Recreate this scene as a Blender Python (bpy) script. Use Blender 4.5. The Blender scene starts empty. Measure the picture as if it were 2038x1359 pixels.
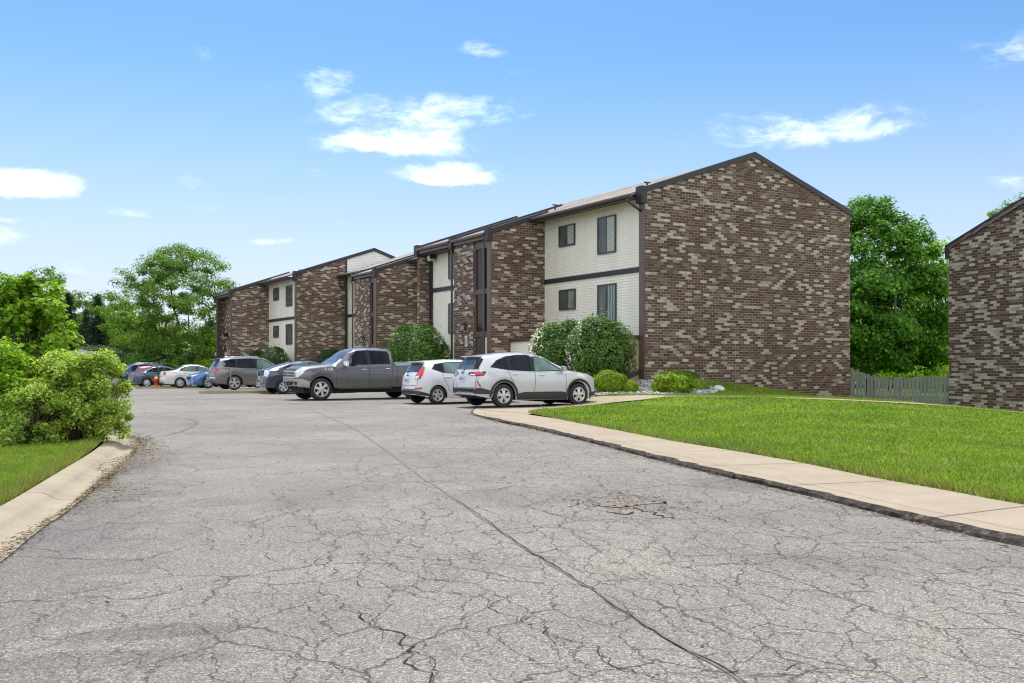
import bpy, bmesh, math, random
import numpy as np
from mathutils import Vector, Matrix
from mathutils.bvhtree import BVHTree
from mathutils.geometry import delaunay_2d_cdt
rnd = random.Random(7)
nr = np.random.default_rng(11)
sc = bpy.context.scene
COL = sc.collection
R = math.radians
# ------------------------------------------------------------------ frame of the place
FP = 1960.0; CX = 1019.0; HY = 726.0; EYE = 1.3     # survey constants of the view (focal length, centre, horizon, eye height)
G = Vector((.8631, .5051, 0)); F = Vector((-.5051, .8631, 0)); Z = Vector((0, 0, 1))
C = Vector((4.943, 36.7, 0))
def B(u, v, z): return C + G * u + F * v + Z * z
def uv_of(x, y):
    d = Vector((x - C.x, y - C.y, 0)); return d.dot(G), d.dot(F)
def gp(px, py, z=0.0):
    d = (EYE - z) * FP / (py - HY); return Vector(((px - CX) / FP * d, d, z))
def on_u(u0, px, py):          # survey: facade plane u=u0 -> (v, z)
    k = (px - CX) / FP; p = C + G * u0
    v = (p.x - k * p.y) / (k * F.y - F.x); d = p.y + F.y * v
    return v, EYE + (HY - py) / FP * d
def sstep(a, b, x):
    t = min(1, max(0, (x - a) / (b - a))); return t * t * (3 - 2 * t)
def interp(x, pts):
    if x <= pts[0][0]: return pts[0][1]
    for (a, fa), (b, fb) in zip(pts, pts[1:]):
        if x <= b: return fa + (fb - fa) * (x - a) / (b - a)
    return pts[-1][1]
def base_z(v): return max(-.65, min(0, -.012 * (v - 20.8)))
ZW = [(-5.5, .08), (-2, .42), (0, .66), (3.4, .59), (7.2, .13), (11.1, -.32), (16, -.6), (40, -.65)]
ZL = [(-6, .05), (-4.5, .10), (-3.4, .26), (-2, .26), (.5, .22), (3.4, .14), (5.5, -.04), (7.2, -.20), (9, -.45), (11, -.64), (16, -.78), (40, -.8)]
def gz(x, y):
    u, v = uv_of(x, y)
    if v >= -.2:
        m = .6 * sstep(-5.3, -1.5, u)
        zz = base_z(v) * sstep(-.2, 8, v) + m
        if u > 8: zz = zz - sstep(8, 14, u) * (zz + .6)
        w = interp(u, ZW)
        return w + (zz - w) * sstep(-.2, 6, v)
    w, l = interp(u, ZW), interp(u, ZL)
    near = l + (w - l) * sstep(-3.5, -.2, v)
    flat = .042 - .048 * max(0, min(x, 20) - 5)
    return flat + (near - flat) * sstep(-19, -6, v)
# ------------------------------------------------------------------ materials
MATS = {}
def nodes(m):
    m.use_nodes = True; nt = m.node_tree; nt.nodes.clear(); return nt
class NT:
    def __init__(s, nt): s.nt = nt
    def n(s, t, **kw):
        nd = s.nt.nodes.new(t)
        for k, v in kw.items():
            if k.startswith('_'): setattr(nd, k[1:], v)
        return nd
    def l(s, a, b): s.nt.links.new(a, b)
    def inp(s, nd, key, val):
        if hasattr(val, 'is_output') or hasattr(val, 'links') and not isinstance(val, (int, float, tuple)): s.l(val, nd.inputs[key])
        else: nd.inputs[key].default_value = val
    def math(s, op, a, b=0.0, c=0.0, clamp=False):
        nd = s.n('ShaderNodeMath', _operation=op, _use_clamp=clamp)
        s.inp(nd, 0, a); s.inp(nd, 1, b); s.inp(nd, 2, c); return nd.outputs[0]
    def mix(s, f, a, b, mode='MIX'):
        nd = s.n('ShaderNodeMixRGB', _blend_type=mode)
        s.inp(nd, 0, f)
        for i, c in ((1, a), (2, b)):
            if isinstance(c, tuple) and len(c) == 3: c = c + (1,)
            s.inp(nd, i, c)
        return nd.outputs[0]
    def noise(s, vec, scale, detail=4, rough=.55, dist=0.0):
        nd = s.n('ShaderNodeTexNoise'); s.l(vec, nd.inputs['Vector'])
        nd.inputs['Scale'].default_value = scale; nd.inputs['Detail'].default_value = detail
        nd.inputs['Roughness'].default_value = rough; nd.inputs['Distortion'].default_value = dist
        return nd.outputs[0]
    def ramp(s, f, stops, interp='LINEAR'):
        nd = s.n('ShaderNodeValToRGB'); nd.color_ramp.interpolation = interp
        el = nd.color_ramp.elements
        while len(el) > 1: el.remove(el[-1])
        for i, (p, c) in enumerate(stops):
            if not isinstance(c, tuple): c = (c, c, c)
            e = el[0] if i == 0 else el.new(p)
            e.position = p; e.color = c + (1,) if len(c) == 3 else c
        s.l(f, nd.inputs[0]); return nd.outputs[0]
    def rng(s, f, a, b, c=0.0, d=1.0, smooth=False):
        nd = s.n('ShaderNodeMapRange', _clamp=True, _interpolation_type='SMOOTHSTEP' if smooth else 'LINEAR')
        s.inp(nd, 0, f)
        for i, v in enumerate((a, b, c, d)): s.inp(nd, i + 1, v)
        return nd.outputs[0]
    def mapping(s, vec, scale=(1, 1, 1), rot=(0, 0, 0), loc=(0, 0, 0)):
        nd = s.n('ShaderNodeMapping'); s.l(vec, nd.inputs[0])
        nd.inputs['Scale'].default_value = scale; nd.inputs['Rotation'].default_value = rot; nd.inputs['Location'].default_value = loc
        return nd.outputs[0]
    def bump(s, h, strength=.3, dist=.01):
        nd = s.n('ShaderNodeBump'); s.l(h, nd.inputs['Height'])
        nd.inputs['Strength'].default_value = strength; nd.inputs['Distance'].default_value = dist
        return nd.outputs[0]
    def pbsdf(s, col, rough=.6, metal=0.0, spec=.5, normal=None, coat=0.0, out=True):
        nd = s.n('ShaderNodeBsdfPrincipled')
        if isinstance(col, tuple): col = col + (1,) if len(col) == 3 else col
        s.inp(nd, 'Base Color', col); s.inp(nd, 'Roughness', rough); s.inp(nd, 'Metallic', metal)
        s.inp(nd, 'Specular IOR Level', spec); s.inp(nd, 'Coat Weight', coat); nd.inputs['Coat Roughness'].default_value = .03
        if normal is not None: s.l(normal, nd.inputs['Normal'])
        if out: s.out(nd.outputs[0])
        return nd.outputs[0]
    def out(s, sh):
        o = s.n('ShaderNodeOutputMaterial'); s.l(sh, o.inputs[0])
    def obj(s): return s.n('ShaderNodeTexCoord').outputs['Object']
    def uv(s): return s.n('ShaderNodeTexCoord').outputs['UV']
    def pos(s): return s.n('ShaderNodeNewGeometry').outputs['Position']
    def island(s): return s.n('ShaderNodeNewGeometry').outputs['Random Per Island']
def mat(name):
    m = bpy.data.materials.new(name); MATS[name] = m; return m, NT(nodes(m))

def simple(name, col, rough=.6, metal=0.0, spec=.5, coat=0.0, var=.0, vscale=8.0, bump=0.0, bscale=60.0):
    m, t = mat(name); p = t.pos(); c = col
    if var: c = t.mix(t.rng(t.noise(p, vscale, 6, .6), .3, .7), tuple(x * (1 - var) for x in col), tuple(min(1, x * (1 + var)) for x in col))
    nb = t.bump(t.noise(p, bscale, 3), bump, .01) if bump else None
    t.pbsdf(c, rough, metal, spec, nb, coat); return m

def brick_mat(name, seed, light):
    m, t = mat(name); uv = t.uv()
    w = t.noise(uv, 3.0, 2); 
    vec = t.mapping(uv, loc=(seed, seed * .37, 0))
    def bt(c1, c2, mort, ms=.009):
        b = t.n('ShaderNodeTexBrick', _offset=.5, _squash=1.0)
        t.l(vec, b.inputs['Vector']); b.inputs['Scale'].default_value = 1.0
        b.inputs['Color1'].default_value = c1 + (1,); b.inputs['Color2'].default_value = c2 + (1,); b.inputs['Mortar'].default_value = mort + (1,)
        b.inputs['Mortar Size'].default_value = ms; b.inputs['Mortar Smooth'].default_value = .2
        b.inputs['Brick Width'].default_value = .302; b.inputs['Row Height'].default_value = .1016
        return b
    b = bt((0, 0, 0), (1, 1, 1), (.5, .5, .5), 0.0)
    val = t.n('ShaderNodeSeparateColor'); t.l(b.outputs[0], val.inputs[0]); val = val.outputs[0]
    clus = t.math('MULTIPLY', t.math('SUBTRACT', t.noise(t.mapping(vec, scale=(.7, 3.2, 1)), 1.0, 4), .5), .34)
    v2 = t.math('ADD', val, clus)
    smear = t.math('MULTIPLY', t.math('SUBTRACT', t.noise(t.mapping(vec, scale=(6, 30, 1)), 1.0, 4, .7), .5), .10)
    v2 = t.math('ADD', v2, smear)
    col = t.ramp(v2, [(0, (.078, .046, .036)), (.25, (.115, .066, .050)), (.5, (.155, .090, .064)), (light - .17, (.120, .074, .056)), (light - .15, (.175, .128, .098)), (light, (.205, .160, .125)), (light + .015, (.32, .28, .22)), (light + .08, (.45, .41, .335)), (1, (.57, .54, .46))])
    grit = t.noise(vec, 45, 5, .7)
    col = t.mix(t.rng(grit, .3, .7), t.mix(1.0, col, (.72, .7, .7), 'MULTIPLY'), col)
    # flashed purple tones differ between bricks
    col = t.mix(t.math('MULTIPLY', t.rng(t.math('FRACT', t.math('MULTIPLY', val, 17.3)), .55, .9), .22), col, (.090, .066, .066))
    mb = bt((0, 0, 0), (0, 0, 0), (1, 1, 1))
    dirt = t.rng(t.noise(vec, .45, 4, .6), .35, .65)
    mort = t.mix(dirt, (.19, .14, .105), (.42, .34, .26))
    col = t.mix(mb.outputs['Fac'], col, mort)
    h = t.math('ADD', t.math('MULTIPLY', t.math('SUBTRACT', 1.0, mb.outputs['Fac']), 1.0), t.math('MULTIPLY', grit, .35))
    t.pbsdf(col, .85, 0, .25, t.bump(h, .55, .012)); return m
brick_mat('brick', 0.0, .785); brick_mat('brick_right', 31.7, .66)

def siding_mat(name, c):
    m, t = mat(name); p = t.pos()
    g = t.noise(t.mapping(p, scale=(1.2, 1.2, .25)), 1.0, 6, .65)
    col = t.mix(t.rng(g, .35, .75), c, tuple(x * k for x, k in zip(c, (.86, .83, .78))))
    t.pbsdf(col, .5, 0, .4, t.bump(t.noise(t.mapping(p, scale=(8, 8, 60)), 1.0, 3), .08, .004)); return m
siding_mat('siding', (.87, .84, .725)); siding_mat('siding_white', (.80, .81, .80)); siding_mat('tan_wall', (.50, .40, .27))
simple('brown_trim', (.060, .043, .040), .5, var=.25, vscale=4)
simple('gutter_brown', (.115, .075, .062), .35, var=.2, vscale=5)
simple('dark_trim', (.028, .026, .030), .5, var=.3, vscale=5)
simple('entry_frame', (.085, .060, .042), .4, var=.2)
simple('soffit', (.05, .035, .03), .6)
simple('door_paint', (.62, .58, .47), .5, var=.06)
simple('window_frame', (.060, .050, .045), .4)
simple('interior_dark', (.02, .02, .02), .9)
m, t = mat('shingle'); p = t.pos()
s1 = t.noise(p, 2.2, 5, .7); s2 = t.noise(p, 40, 3, .8)
col = t.mix(t.rng(s1, .35, .65), (.19, .165, .145), (.40, .36, .32)); col = t.mix(t.math('MULTIPLY', t.rng(s2, .45, .7), .7), col, (.10, .09, .085))
t.pbsdf(col, .9, 0, .2, t.bump(s2, .5, .02))
def glass_mat(name, c, rough=.03, coat=0.0, spec=.25):
    m, t = mat(name); p = t.pos()
    nz = t.rng(t.noise(t.mapping(p, scale=(3, 3, 1.2)), 1.0, 3), .35, .7)
    col = t.mix(nz, tuple(x * .6 for x in c), tuple(x * 1.3 for x in c))
    t.pbsdf(col, rough, 0, spec, None, coat); return m
glass_mat('window_glass', (.080, .095, .088), .03, 0, .4); glass_mat('curtain_glass', (.20, .225, .18), .08); glass_mat('entry_glass', (.026, .018, .012), .12)
m, t = mat('blind_glass'); p = t.pos()
sx = t.n('ShaderNodeSeparateXYZ'); t.l(p, sx.inputs[0])
st = t.rng(t.math('FRACT', t.math('MULTIPLY', sx.outputs[2], 14.0)), .35, .6)
t.pbsdf(t.mix(st, (.22, .245, .205), (.47, .50, .41)), .08, 0, .5)
m, t = mat('curtain_folds'); p = t.pos()
vv = t.math('ADD', t.math('MULTIPLY', t.n('ShaderNodeSeparateXYZ').outputs[0], 0.0), 0.0)
sx = t.n('ShaderNodeSeparateXYZ'); t.l(p, sx.inputs[0])
wv = t.math('SINE', t.math('ADD', t.math('MULTIPLY', sx.outputs[1], 42.0), t.math('MULTIPLY', t.noise(p, 3, 2), 5.0)))
t.pbsdf(t.mix(t.rng(wv, -.6, .8), (.05, .07, .075), (.26, .33, .34)), .1, 0, .5)

# --- asphalt
m, t = mat('asphalt'); p = t.pos()
sp = t.n('ShaderNodeTexVoronoi', _feature='F1'); t.l(p, sp.inputs['Vector']); sp.inputs['Scale'].default_value = 125
spk = t.n('ShaderNodeSeparateColor'); t.l(sp.outputs['Color'], spk.inputs[0]); spk = spk.outputs[0]
sp2 = t.noise(p, 38, 4, .75)
big = t.noise(p, .22, 5, .6); mid = t.noise(p, 1.3, 5, .65)
col = t.ramp(spk, [(0, (.105, .093, .081)), (.3, (.188, .170, .153)), (.62, (.240, .220, .198)), (.86, (.300, .279, .254)), (1, (.46, .435, .40))])
col = t.mix(t.rng(sp2, .32, .68), t.mix(1.0, col, (.74, .74, .74), 'MULTIPLY'), t.mix(1.0, col, (1.14, 1.13, 1.11), 'MULTIPLY'))
col = t.mix(t.rng(big, .38, .62), t.mix(1.0, col, (.80, .81, .83), 'MULTIPLY'), t.mix(1.0, col, (1.1, 1.08, 1.05), 'MULTIPLY'))
col = t.mix(t.rng(mid, .3, .7), t.mix(1.0, col, (.88, .88, .88), 'MULTIPLY'), t.mix(1.0, col, (1.08, 1.08, 1.07), 'MULTIPLY'))
# smooth sealed patches (worn seal coat)
sepp = t.n('ShaderNodeSeparateXYZ'); t.l(p, sepp.inputs[0]); PX, PY = sepp.outputs[0], sepp.outputs[1]
nzs = t.math('SUBTRACT', t.noise(p, 1.9, 6, .68), .5)
dk = t.math('MULTIPLY', t.rng(t.noise(t.mapping(p, scale=(.55, .3, 1), loc=(3.3, 1.7, 0)), 1.0, 6, .62), .56, .66, 0, 1, True), .30)
for cx, cy, rx, ry, ro, am in ((-1.75, 4.78, .50, .13, .25, .8), (-2.0, 4.32, .60, .16, .2, .7), (-2.6, 6.3, .5, .3, .5, .45), (-1.9, 9.2, .5, .45, .9, .4), (2.6, 10.6, .9, .5, -.8, .45), (1.7, 6.6, .8, .28, -.5, .4), (-.9, 7.7, .5, .3, .3, .3)):
    dx, dy = t.math('SUBTRACT', PX, cx), t.math('SUBTRACT', PY, cy); c_, s_ = math.cos(ro), math.sin(ro)
    ex = t.math('MULTIPLY', t.math('ADD', t.math('MULTIPLY', dx, c_), t.math('MULTIPLY', dy, s_)), 1 / rx); ey = t.math('MULTIPLY', t.math('SUBTRACT', t.math('MULTIPLY', dy, c_), t.math('MULTIPLY', dx, s_)), 1 / ry)
    q = t.math('ADD', t.math('SQRT', t.math('ADD', t.math('MULTIPLY', ex, ex), t.math('MULTIPLY', ey, ey))), t.math('MULTIPLY', nzs, 2.6))
    dk = t.math('MAXIMUM', dk, t.math('MULTIPLY', t.rng(q, 1.08, .85, 0, 1, True), am))
bd_ = t.math('ADD', t.math('ADD', t.math('MULTIPLY', PX, .966), t.math('MULTIPLY', PY, .2585)), 1.533)
band = t.rng(t.math('ADD', bd_, t.math('MULTIPLY', nzs, 2.4)), .95, .45, 0, 1, True)
dk = t.math('MAXIMUM', dk, t.math('MULTIPLY', t.math('MULTIPLY', band, t.rng(PY, 15.5, 13.5)), .62))
col = t.mix(t.math('MULTIPLY', dk, .8), col, t.mix(1.0, col, (.56, .56, .58), 'MULTIPLY'))
# alligator cracks: warped cells, patchy
warp = t.n('ShaderNodeTexNoise'); t.l(p, warp.inputs['Vector']); warp.inputs['Scale'].default_value = 4.2; warp.inputs['Detail'].default_value = 5; warp.inputs['Roughness'].default_value = .62
wv = t.n('ShaderNodeVectorMath', _operation='MULTIPLY_ADD'); t.l(warp.outputs['Color'], wv.inputs[0]); wv.inputs[1].default_value = (.26, .26, 0); t.l(p, wv.inputs[2])
def cells(scale, rot, sx, lo, hi):
    vo = t.n('ShaderNodeTexVoronoi', _feature='DISTANCE_TO_EDGE', _voronoi_dimensions='2D')
    t.l(t.mapping(t.mapping(wv.outputs[0], rot=(0, 0, rot)), scale=(1, sx, 1)), vo.inputs['Vector']); vo.inputs['Scale'].default_value = scale
    return t.math('SUBTRACT', 1.0, t.rng(vo.outputs[0], lo, hi))
cr1 = cells(3.0, -.22, .48, .006, .019); cr2 = cells(5.2, -.10, .42, .007, .026); cr3 = cells(.85, .2, .8, .002, .011)
dens = t.noise(p, .33, 4, .6)
rightw = t.rng(PX, -2.6, .8)
near_mid = t.rng(PY, 22, 12)
m1 = t.math('MULTIPLY', t.rng(t.math('ADD', dens, t.math('MULTIPLY', rightw, .30)), .50, .58), t.rng(t.noise(p, 2.1, 3), .30, .40))
m2 = t.math('MULTIPLY', t.rng(t.math('ADD', t.noise(t.mapping(p, loc=(9, 4, 0)), .5, 4), t.math('MULTIPLY', rightw, .20)), .53, .62), t.rng(t.noise(p, 3.4, 3), .36, .48))
m3 = t.rng(t.noise(t.mapping(p, loc=(2, 7, 0)), 1.0, 3), .42, .5)
crack = t.math('MAXIMUM', t.math('MULTIPLY', cr1, m1), t.math('MAXIMUM', t.math('MULTIPLY', cr2, t.math('MULTIPLY', m2, .85)), t.math('MULTIPLY', cr3, m3)))
col = t.mix(t.math('MULTIPLY', crack, .82), col, (.034, .028, .023))
h = t.math('SUBTRACT', t.math('ADD', t.math('MULTIPLY', spk, .35), t.math('MULTIPLY', sp2, .4)), t.math('MULTIPLY', crack, .7))
t.pbsdf(col, .88, 0, .3, t.bump(h, .42, .008))
m, t = mat('crack_fill'); p = t.pos()
t.pbsdf(t.mix(t.rng(t.noise(p, 30, 4, .7), .35, .65), (.012, .010, .008), (.045, .037, .030)), .95, 0, .2)
m, t = mat('crack_seal'); p = t.pos()
t.pbsdf(t.mix(t.rng(t.noise(p, 45, 4, .75), .35, .65), (.10, .094, .088), (.20, .188, .175)), .9, 0, .25)
m, t = mat('pothole'); p = t.pos()
n1 = t.noise(p, 25, 5, .75)
t.pbsdf(t.mix(t.rng(n1, .35, .65), (.12, .10, .085), (.30, .26, .22)), .95, 0, .2, t.bump(n1, .8, .02))

def concrete(name, c1, c2, joints=0.0):
    m, t = mat(name); p = t.pos()
    a = t.noise(p, .8, 6, .65); g = t.noise(p, 60, 4, .8); st = t.noise(p, 4, 5, .7)
    col = t.mix(t.rng(a, .35, .65), c1, c2)
    col = t.mix(t.math('MULTIPLY', t.rng(st, .52, .72), .4), col, tuple(x * .72 for x in c1))
    col = t.mix(t.math('MULTIPLY', t.rng(g, .5, .75), .35), col, tuple(x * .55 for x in c1))
    t.pbsdf(col, .9, 0, .25, t.bump(g, .25, .004))
concrete('sidewalk', (.305, .250, .180), (.355, .298, .220)); concrete('kerb', (.29, .245, .175), (.36, .305, .225))
m, t = mat('kerb_broken'); p = t.pos(); n1 = t.noise(p, 14, 6, .75); n2 = t.noise(p, 3, 4)
col = t.ramp(n1, [(.34, (.016, .013, .011)), (.54, (.055, .046, .038)), (.70, (.22, .185, .145))])
t.pbsdf(t.mix(t.rng(n2, .45, .7), col, (.07, .06, .05)), .95, 0, .2, t.bump(n1, .9, .03))
m, t = mat('joint'); t.pbsdf((.17, .135, .10), .95)
# --- ground cover
m, t = mat('lawn'); p = t.pos()
a = t.noise(p, .5, 5, .65); b = t.noise(p, 9, 5, .75); d = t.noise(t.mapping(p, loc=(5, 2, 0)), 1.7, 4, .7)
col = t.mix(t.rng(a, .35, .65), (.095, .185, .015), (.155, .255, .022)); col = t.mix(t.rng(b, .3, .7), t.mix(1.0, col, (.55, .6, .5), 'MULTIPLY'), col)
col = t.mix(t.math('MULTIPLY', t.rng(d, .56, .72), .5), col, (.17, .17, .045))
t.pbsdf(col, .9, 0, .15, t.bump(b, .8, .03))
m, t = mat('grass_blade'); p = t.pos()
r = t.island(); a = t.noise(p, .5, 5, .65)
at = t.n('ShaderNodeAttribute', _attribute_name='dry')
col = t.ramp(r, [(0, (.070, .155, .010)), (.35, (.185, .325, .018)), (.7, (.30, .45, .028)), (.93, (.46, .52, .11)), (1, (.62, .62, .32))])
f2 = t.noise(t.mapping(p, loc=(7, 3, 0)), 2.2, 5, .7)
col = t.mix(t.rng(a, .35, .65), t.mix(1.0, col, (.70, .80, .9), 'MULTIPLY'), t.mix(1.0, col, (1.18, 1.08, 1.0), 'MULTIPLY'))
col = t.mix(t.math('MULTIPLY', t.rng(f2, .54, .72), .6), col, (.27, .27, .09)); col = t.mix(t.math('MULTIPLY', t.rng(f2, .46, .30), .55), col, (.055, .12, .016))
col = t.mix(at.outputs['Fac'], col, (.24, .20, .075))
pb = t.pbsdf(col, .6, 0, .14, out=False); tr = t.n('ShaderNodeBsdfTranslucent'); t.l(col, tr.inputs[0])
mx = t.n('ShaderNodeMixShader'); mx.inputs[0].default_value = .38; t.l(pb, mx.inputs[1]); t.l(tr.outputs[0], mx.inputs[2]); t.out(mx.outputs[0])
m, t = mat('far_ground'); p = t.pos()
t.pbsdf(t.mix(t.rng(t.noise(p, .15, 5), .35, .65), (.05, .09, .018), (.085, .13, .03)), .95, 0, .1)
m, t = mat('soil'); p = t.pos(); t.pbsdf(t.mix(t.rng(t.noise(p, 12, 5, .7), .3, .7), (.05, .038, .026), (.13, .10, .07)), .95, 0, .1)
m, t = mat('gravel'); p = t.pos()
vo = t.n('ShaderNodeTexVoronoi'); t.l(p, vo.inputs[0]); vo.inputs['Scale'].default_value = 16
sc_ = t.n('ShaderNodeSeparateColor'); t.l(vo.outputs['Color'], sc_.inputs[0])
t.pbsdf(t.ramp(sc_.outputs[0], [(0, (.12, .11, .10)), (.5, (.36, .34, .32)), (1, (.68, .66, .63))]), .85, 0, .3, t.bump(vo.outputs['Distance'], .9, .03))
m, t = mat('stone'); r = t.island(); t.pbsdf(t.ramp(r, [(0, (.13, .12, .115)), (.5, (.36, .34, .33)), (1, (.66, .65, .63))]), .8, 0, .3)
def leaf_mat(name, dark, midc, light, trans=.4, rough=.62, spec=.22):
    m, t = mat(name); r = t.island(); p = t.pos()
    col = t.ramp(r, [(0, dark), (.45, midc), (.88, light), (1, tuple(min(.7, x * 1.5 + .03) for x in light))])
    big = t.noise(p, .55, 3, .6)
    col = t.mix(t.rng(big, .3, .7), t.mix(1.0, col, (.72, .78, .8), 'MULTIPLY'), t.mix(1.0, col, (1.2, 1.12, 1.0), 'MULTIPLY'))
    pb = t.pbsdf(col, rough, 0, spec, out=False); tr = t.n('ShaderNodeBsdfTranslucent')
    t.l(t.mix(1.0, col, (1.55, 1.6, .8), 'MULTIPLY'), tr.inputs[0])
    mx = t.n('ShaderNodeMixShader'); mx.inputs[0].default_value = trans; t.l(pb, mx.inputs[1]); t.l(tr.outputs[0], mx.inputs[2]); t.out(mx.outputs[0])
leaf_mat('leaf_maple', (0.039, 0.112, 0.012), (0.073, 0.197, 0.017), (0.139, 0.299, 0.027), .42)
leaf_mat('leaf_locust', (0.050, 0.112, 0.017), (0.098, 0.205, 0.024), (0.182, 0.303, 0.040), .45)
leaf_mat('leaf_bright', (0.095, 0.201, 0.017), (0.189, 0.352, 0.023), (0.329, 0.487, 0.041), .45)
leaf_mat('leaf_olive', (0.160, 0.255, 0.047), (0.293, 0.432, 0.073), (0.539, 0.644, 0.143), .42)
leaf_mat('leaf_dark', (0.019, 0.051, 0.014), (0.035, 0.088, 0.022), (0.072, 0.144, 0.034), .25)
leaf_mat('leaf_bush', (0.038, 0.090, 0.020), (0.069, 0.154, 0.028), (0.138, 0.244, 0.050), .3)
leaf_mat('leaf_lime', (0.118, 0.211, 0.014), (0.211, 0.332, 0.020), (0.328, 0.430, 0.036), .4)
leaf_mat('leaf_conifer', (0.009, 0.027, 0.013), (0.018, 0.045, 0.021), (0.036, 0.072, 0.030), .08)
simple('blossom', (.74, .72, .58), .7)
simple('bark', (.095, .075, .058), .95, var=.45, vscale=14, bump=.8, bscale=25)
simple('twig', (.10, .075, .05), .9, var=.3)
m, t = mat('fence_wood'); p = t.pos(); r = t.island()
gr = t.noise(t.mapping(p, scale=(30, 30, 2)), 1.0, 5, .7)
col = t.mix(t.rng(gr, .3, .7), (.175, .18, .16), (.32, .325, .285)); col = t.mix(t.math('MULTIPLY', r, .45), col, (.17, .20, .165))
t.pbsdf(col, .9, 0, .15, t.bump(gr, .4, .004))
# --- vehicles
def paint(name, c, metal=.0, rough=.28, coat=.9):
    m, t = mat(name); p = t.pos()
    fl = t.noise(p, 900, 2)
    c2 = t.mix(t.math('MULTIPLY', t.rng(fl, .3, .7), .12), c, tuple(min(1, x * 1.6 + .02) for x in c))
    dust = t.math('MULTIPLY', t.rng(t.noise(p, 3, 5, .7), .4, .8), .12)
    t.pbsdf(t.mix(dust, c2, (.32, .28, .23)), rough, metal, .5, None, coat)
paint('paint_white', (.60, .61, .63)); paint('paint_pearl', (.50, .505, .525), .15); paint('paint_grey', (.092, .091, .096), .4, .36)
paint('paint_bronze', (.150, .146, .148), .5, .3); paint('paint_navy', (.022, .034, .058), .3); paint('paint_blue', (.016, .11, .31), .3)
paint('paint_slate', (.045, .075, .125), .4); paint('paint_red', (.38, .025, .03), .2); paint('paint_deepblue', (.03, .075, .20), .35); paint('paint_silver', (.50, .53, .55), .5); paint('paint_beige', (.64, .62, .58), .15)
glass_mat('car_glass', (.010, .014, .024), .02, 0, .10); glass_mat('car_glass_clear', (.10, .17, .16), .03); glass_mat('car_glass_sky', (.075, .095, .13), .03)
simple('tyre_rubber', (.022, .021, .021), .85, var=.2); simple('rim_alloy', (.62, .62, .63), .28, .75); simple('wheel_dark', (.012, .012, .012), .8)
simple('chrome', (.70, .70, .70), .12, 1.0); simple('cladding', (.026, .026, .028), .55); simple('silver_trim', (.42, .42, .42), .4, .5); simple('bronze_bumper', (.36, .335, .31), .4, .35)
simple('lamp_red', (.50, .012, .015), .12, coat=.8); simple('lamp_clear', (.72, .73, .75), .1, coat=.8); simple('lamp_amber', (.75, .30, .10), .15); simple('lamp_smoke', (.10, .012, .014), .12)
simple('plate', (.62, .66, .70), .4); simple('plate_ink', (.04, .05, .10), .5); simple('seam', (.015, .015, .016), .8); simple('hydrant_red', (.62, .06, .012), .45, var=.15); simple('hydrant_yellow', (.70, .42, .05), .45)
simple('black_metal', (.015, .015, .016), .4); simple('lantern_glass', (.45, .45, .40), .2); simple('paper_white', (.66, .66, .62), .5); simple('bin_blue', (.30, .42, .55), .5)
simple('house_wall', (.52, .40, .34), .8, var=.1); simple('shed_roof', (.115, .110, .115), .8, var=.15); simple('pole_wood', (.42, .34, .26), .8)

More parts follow.
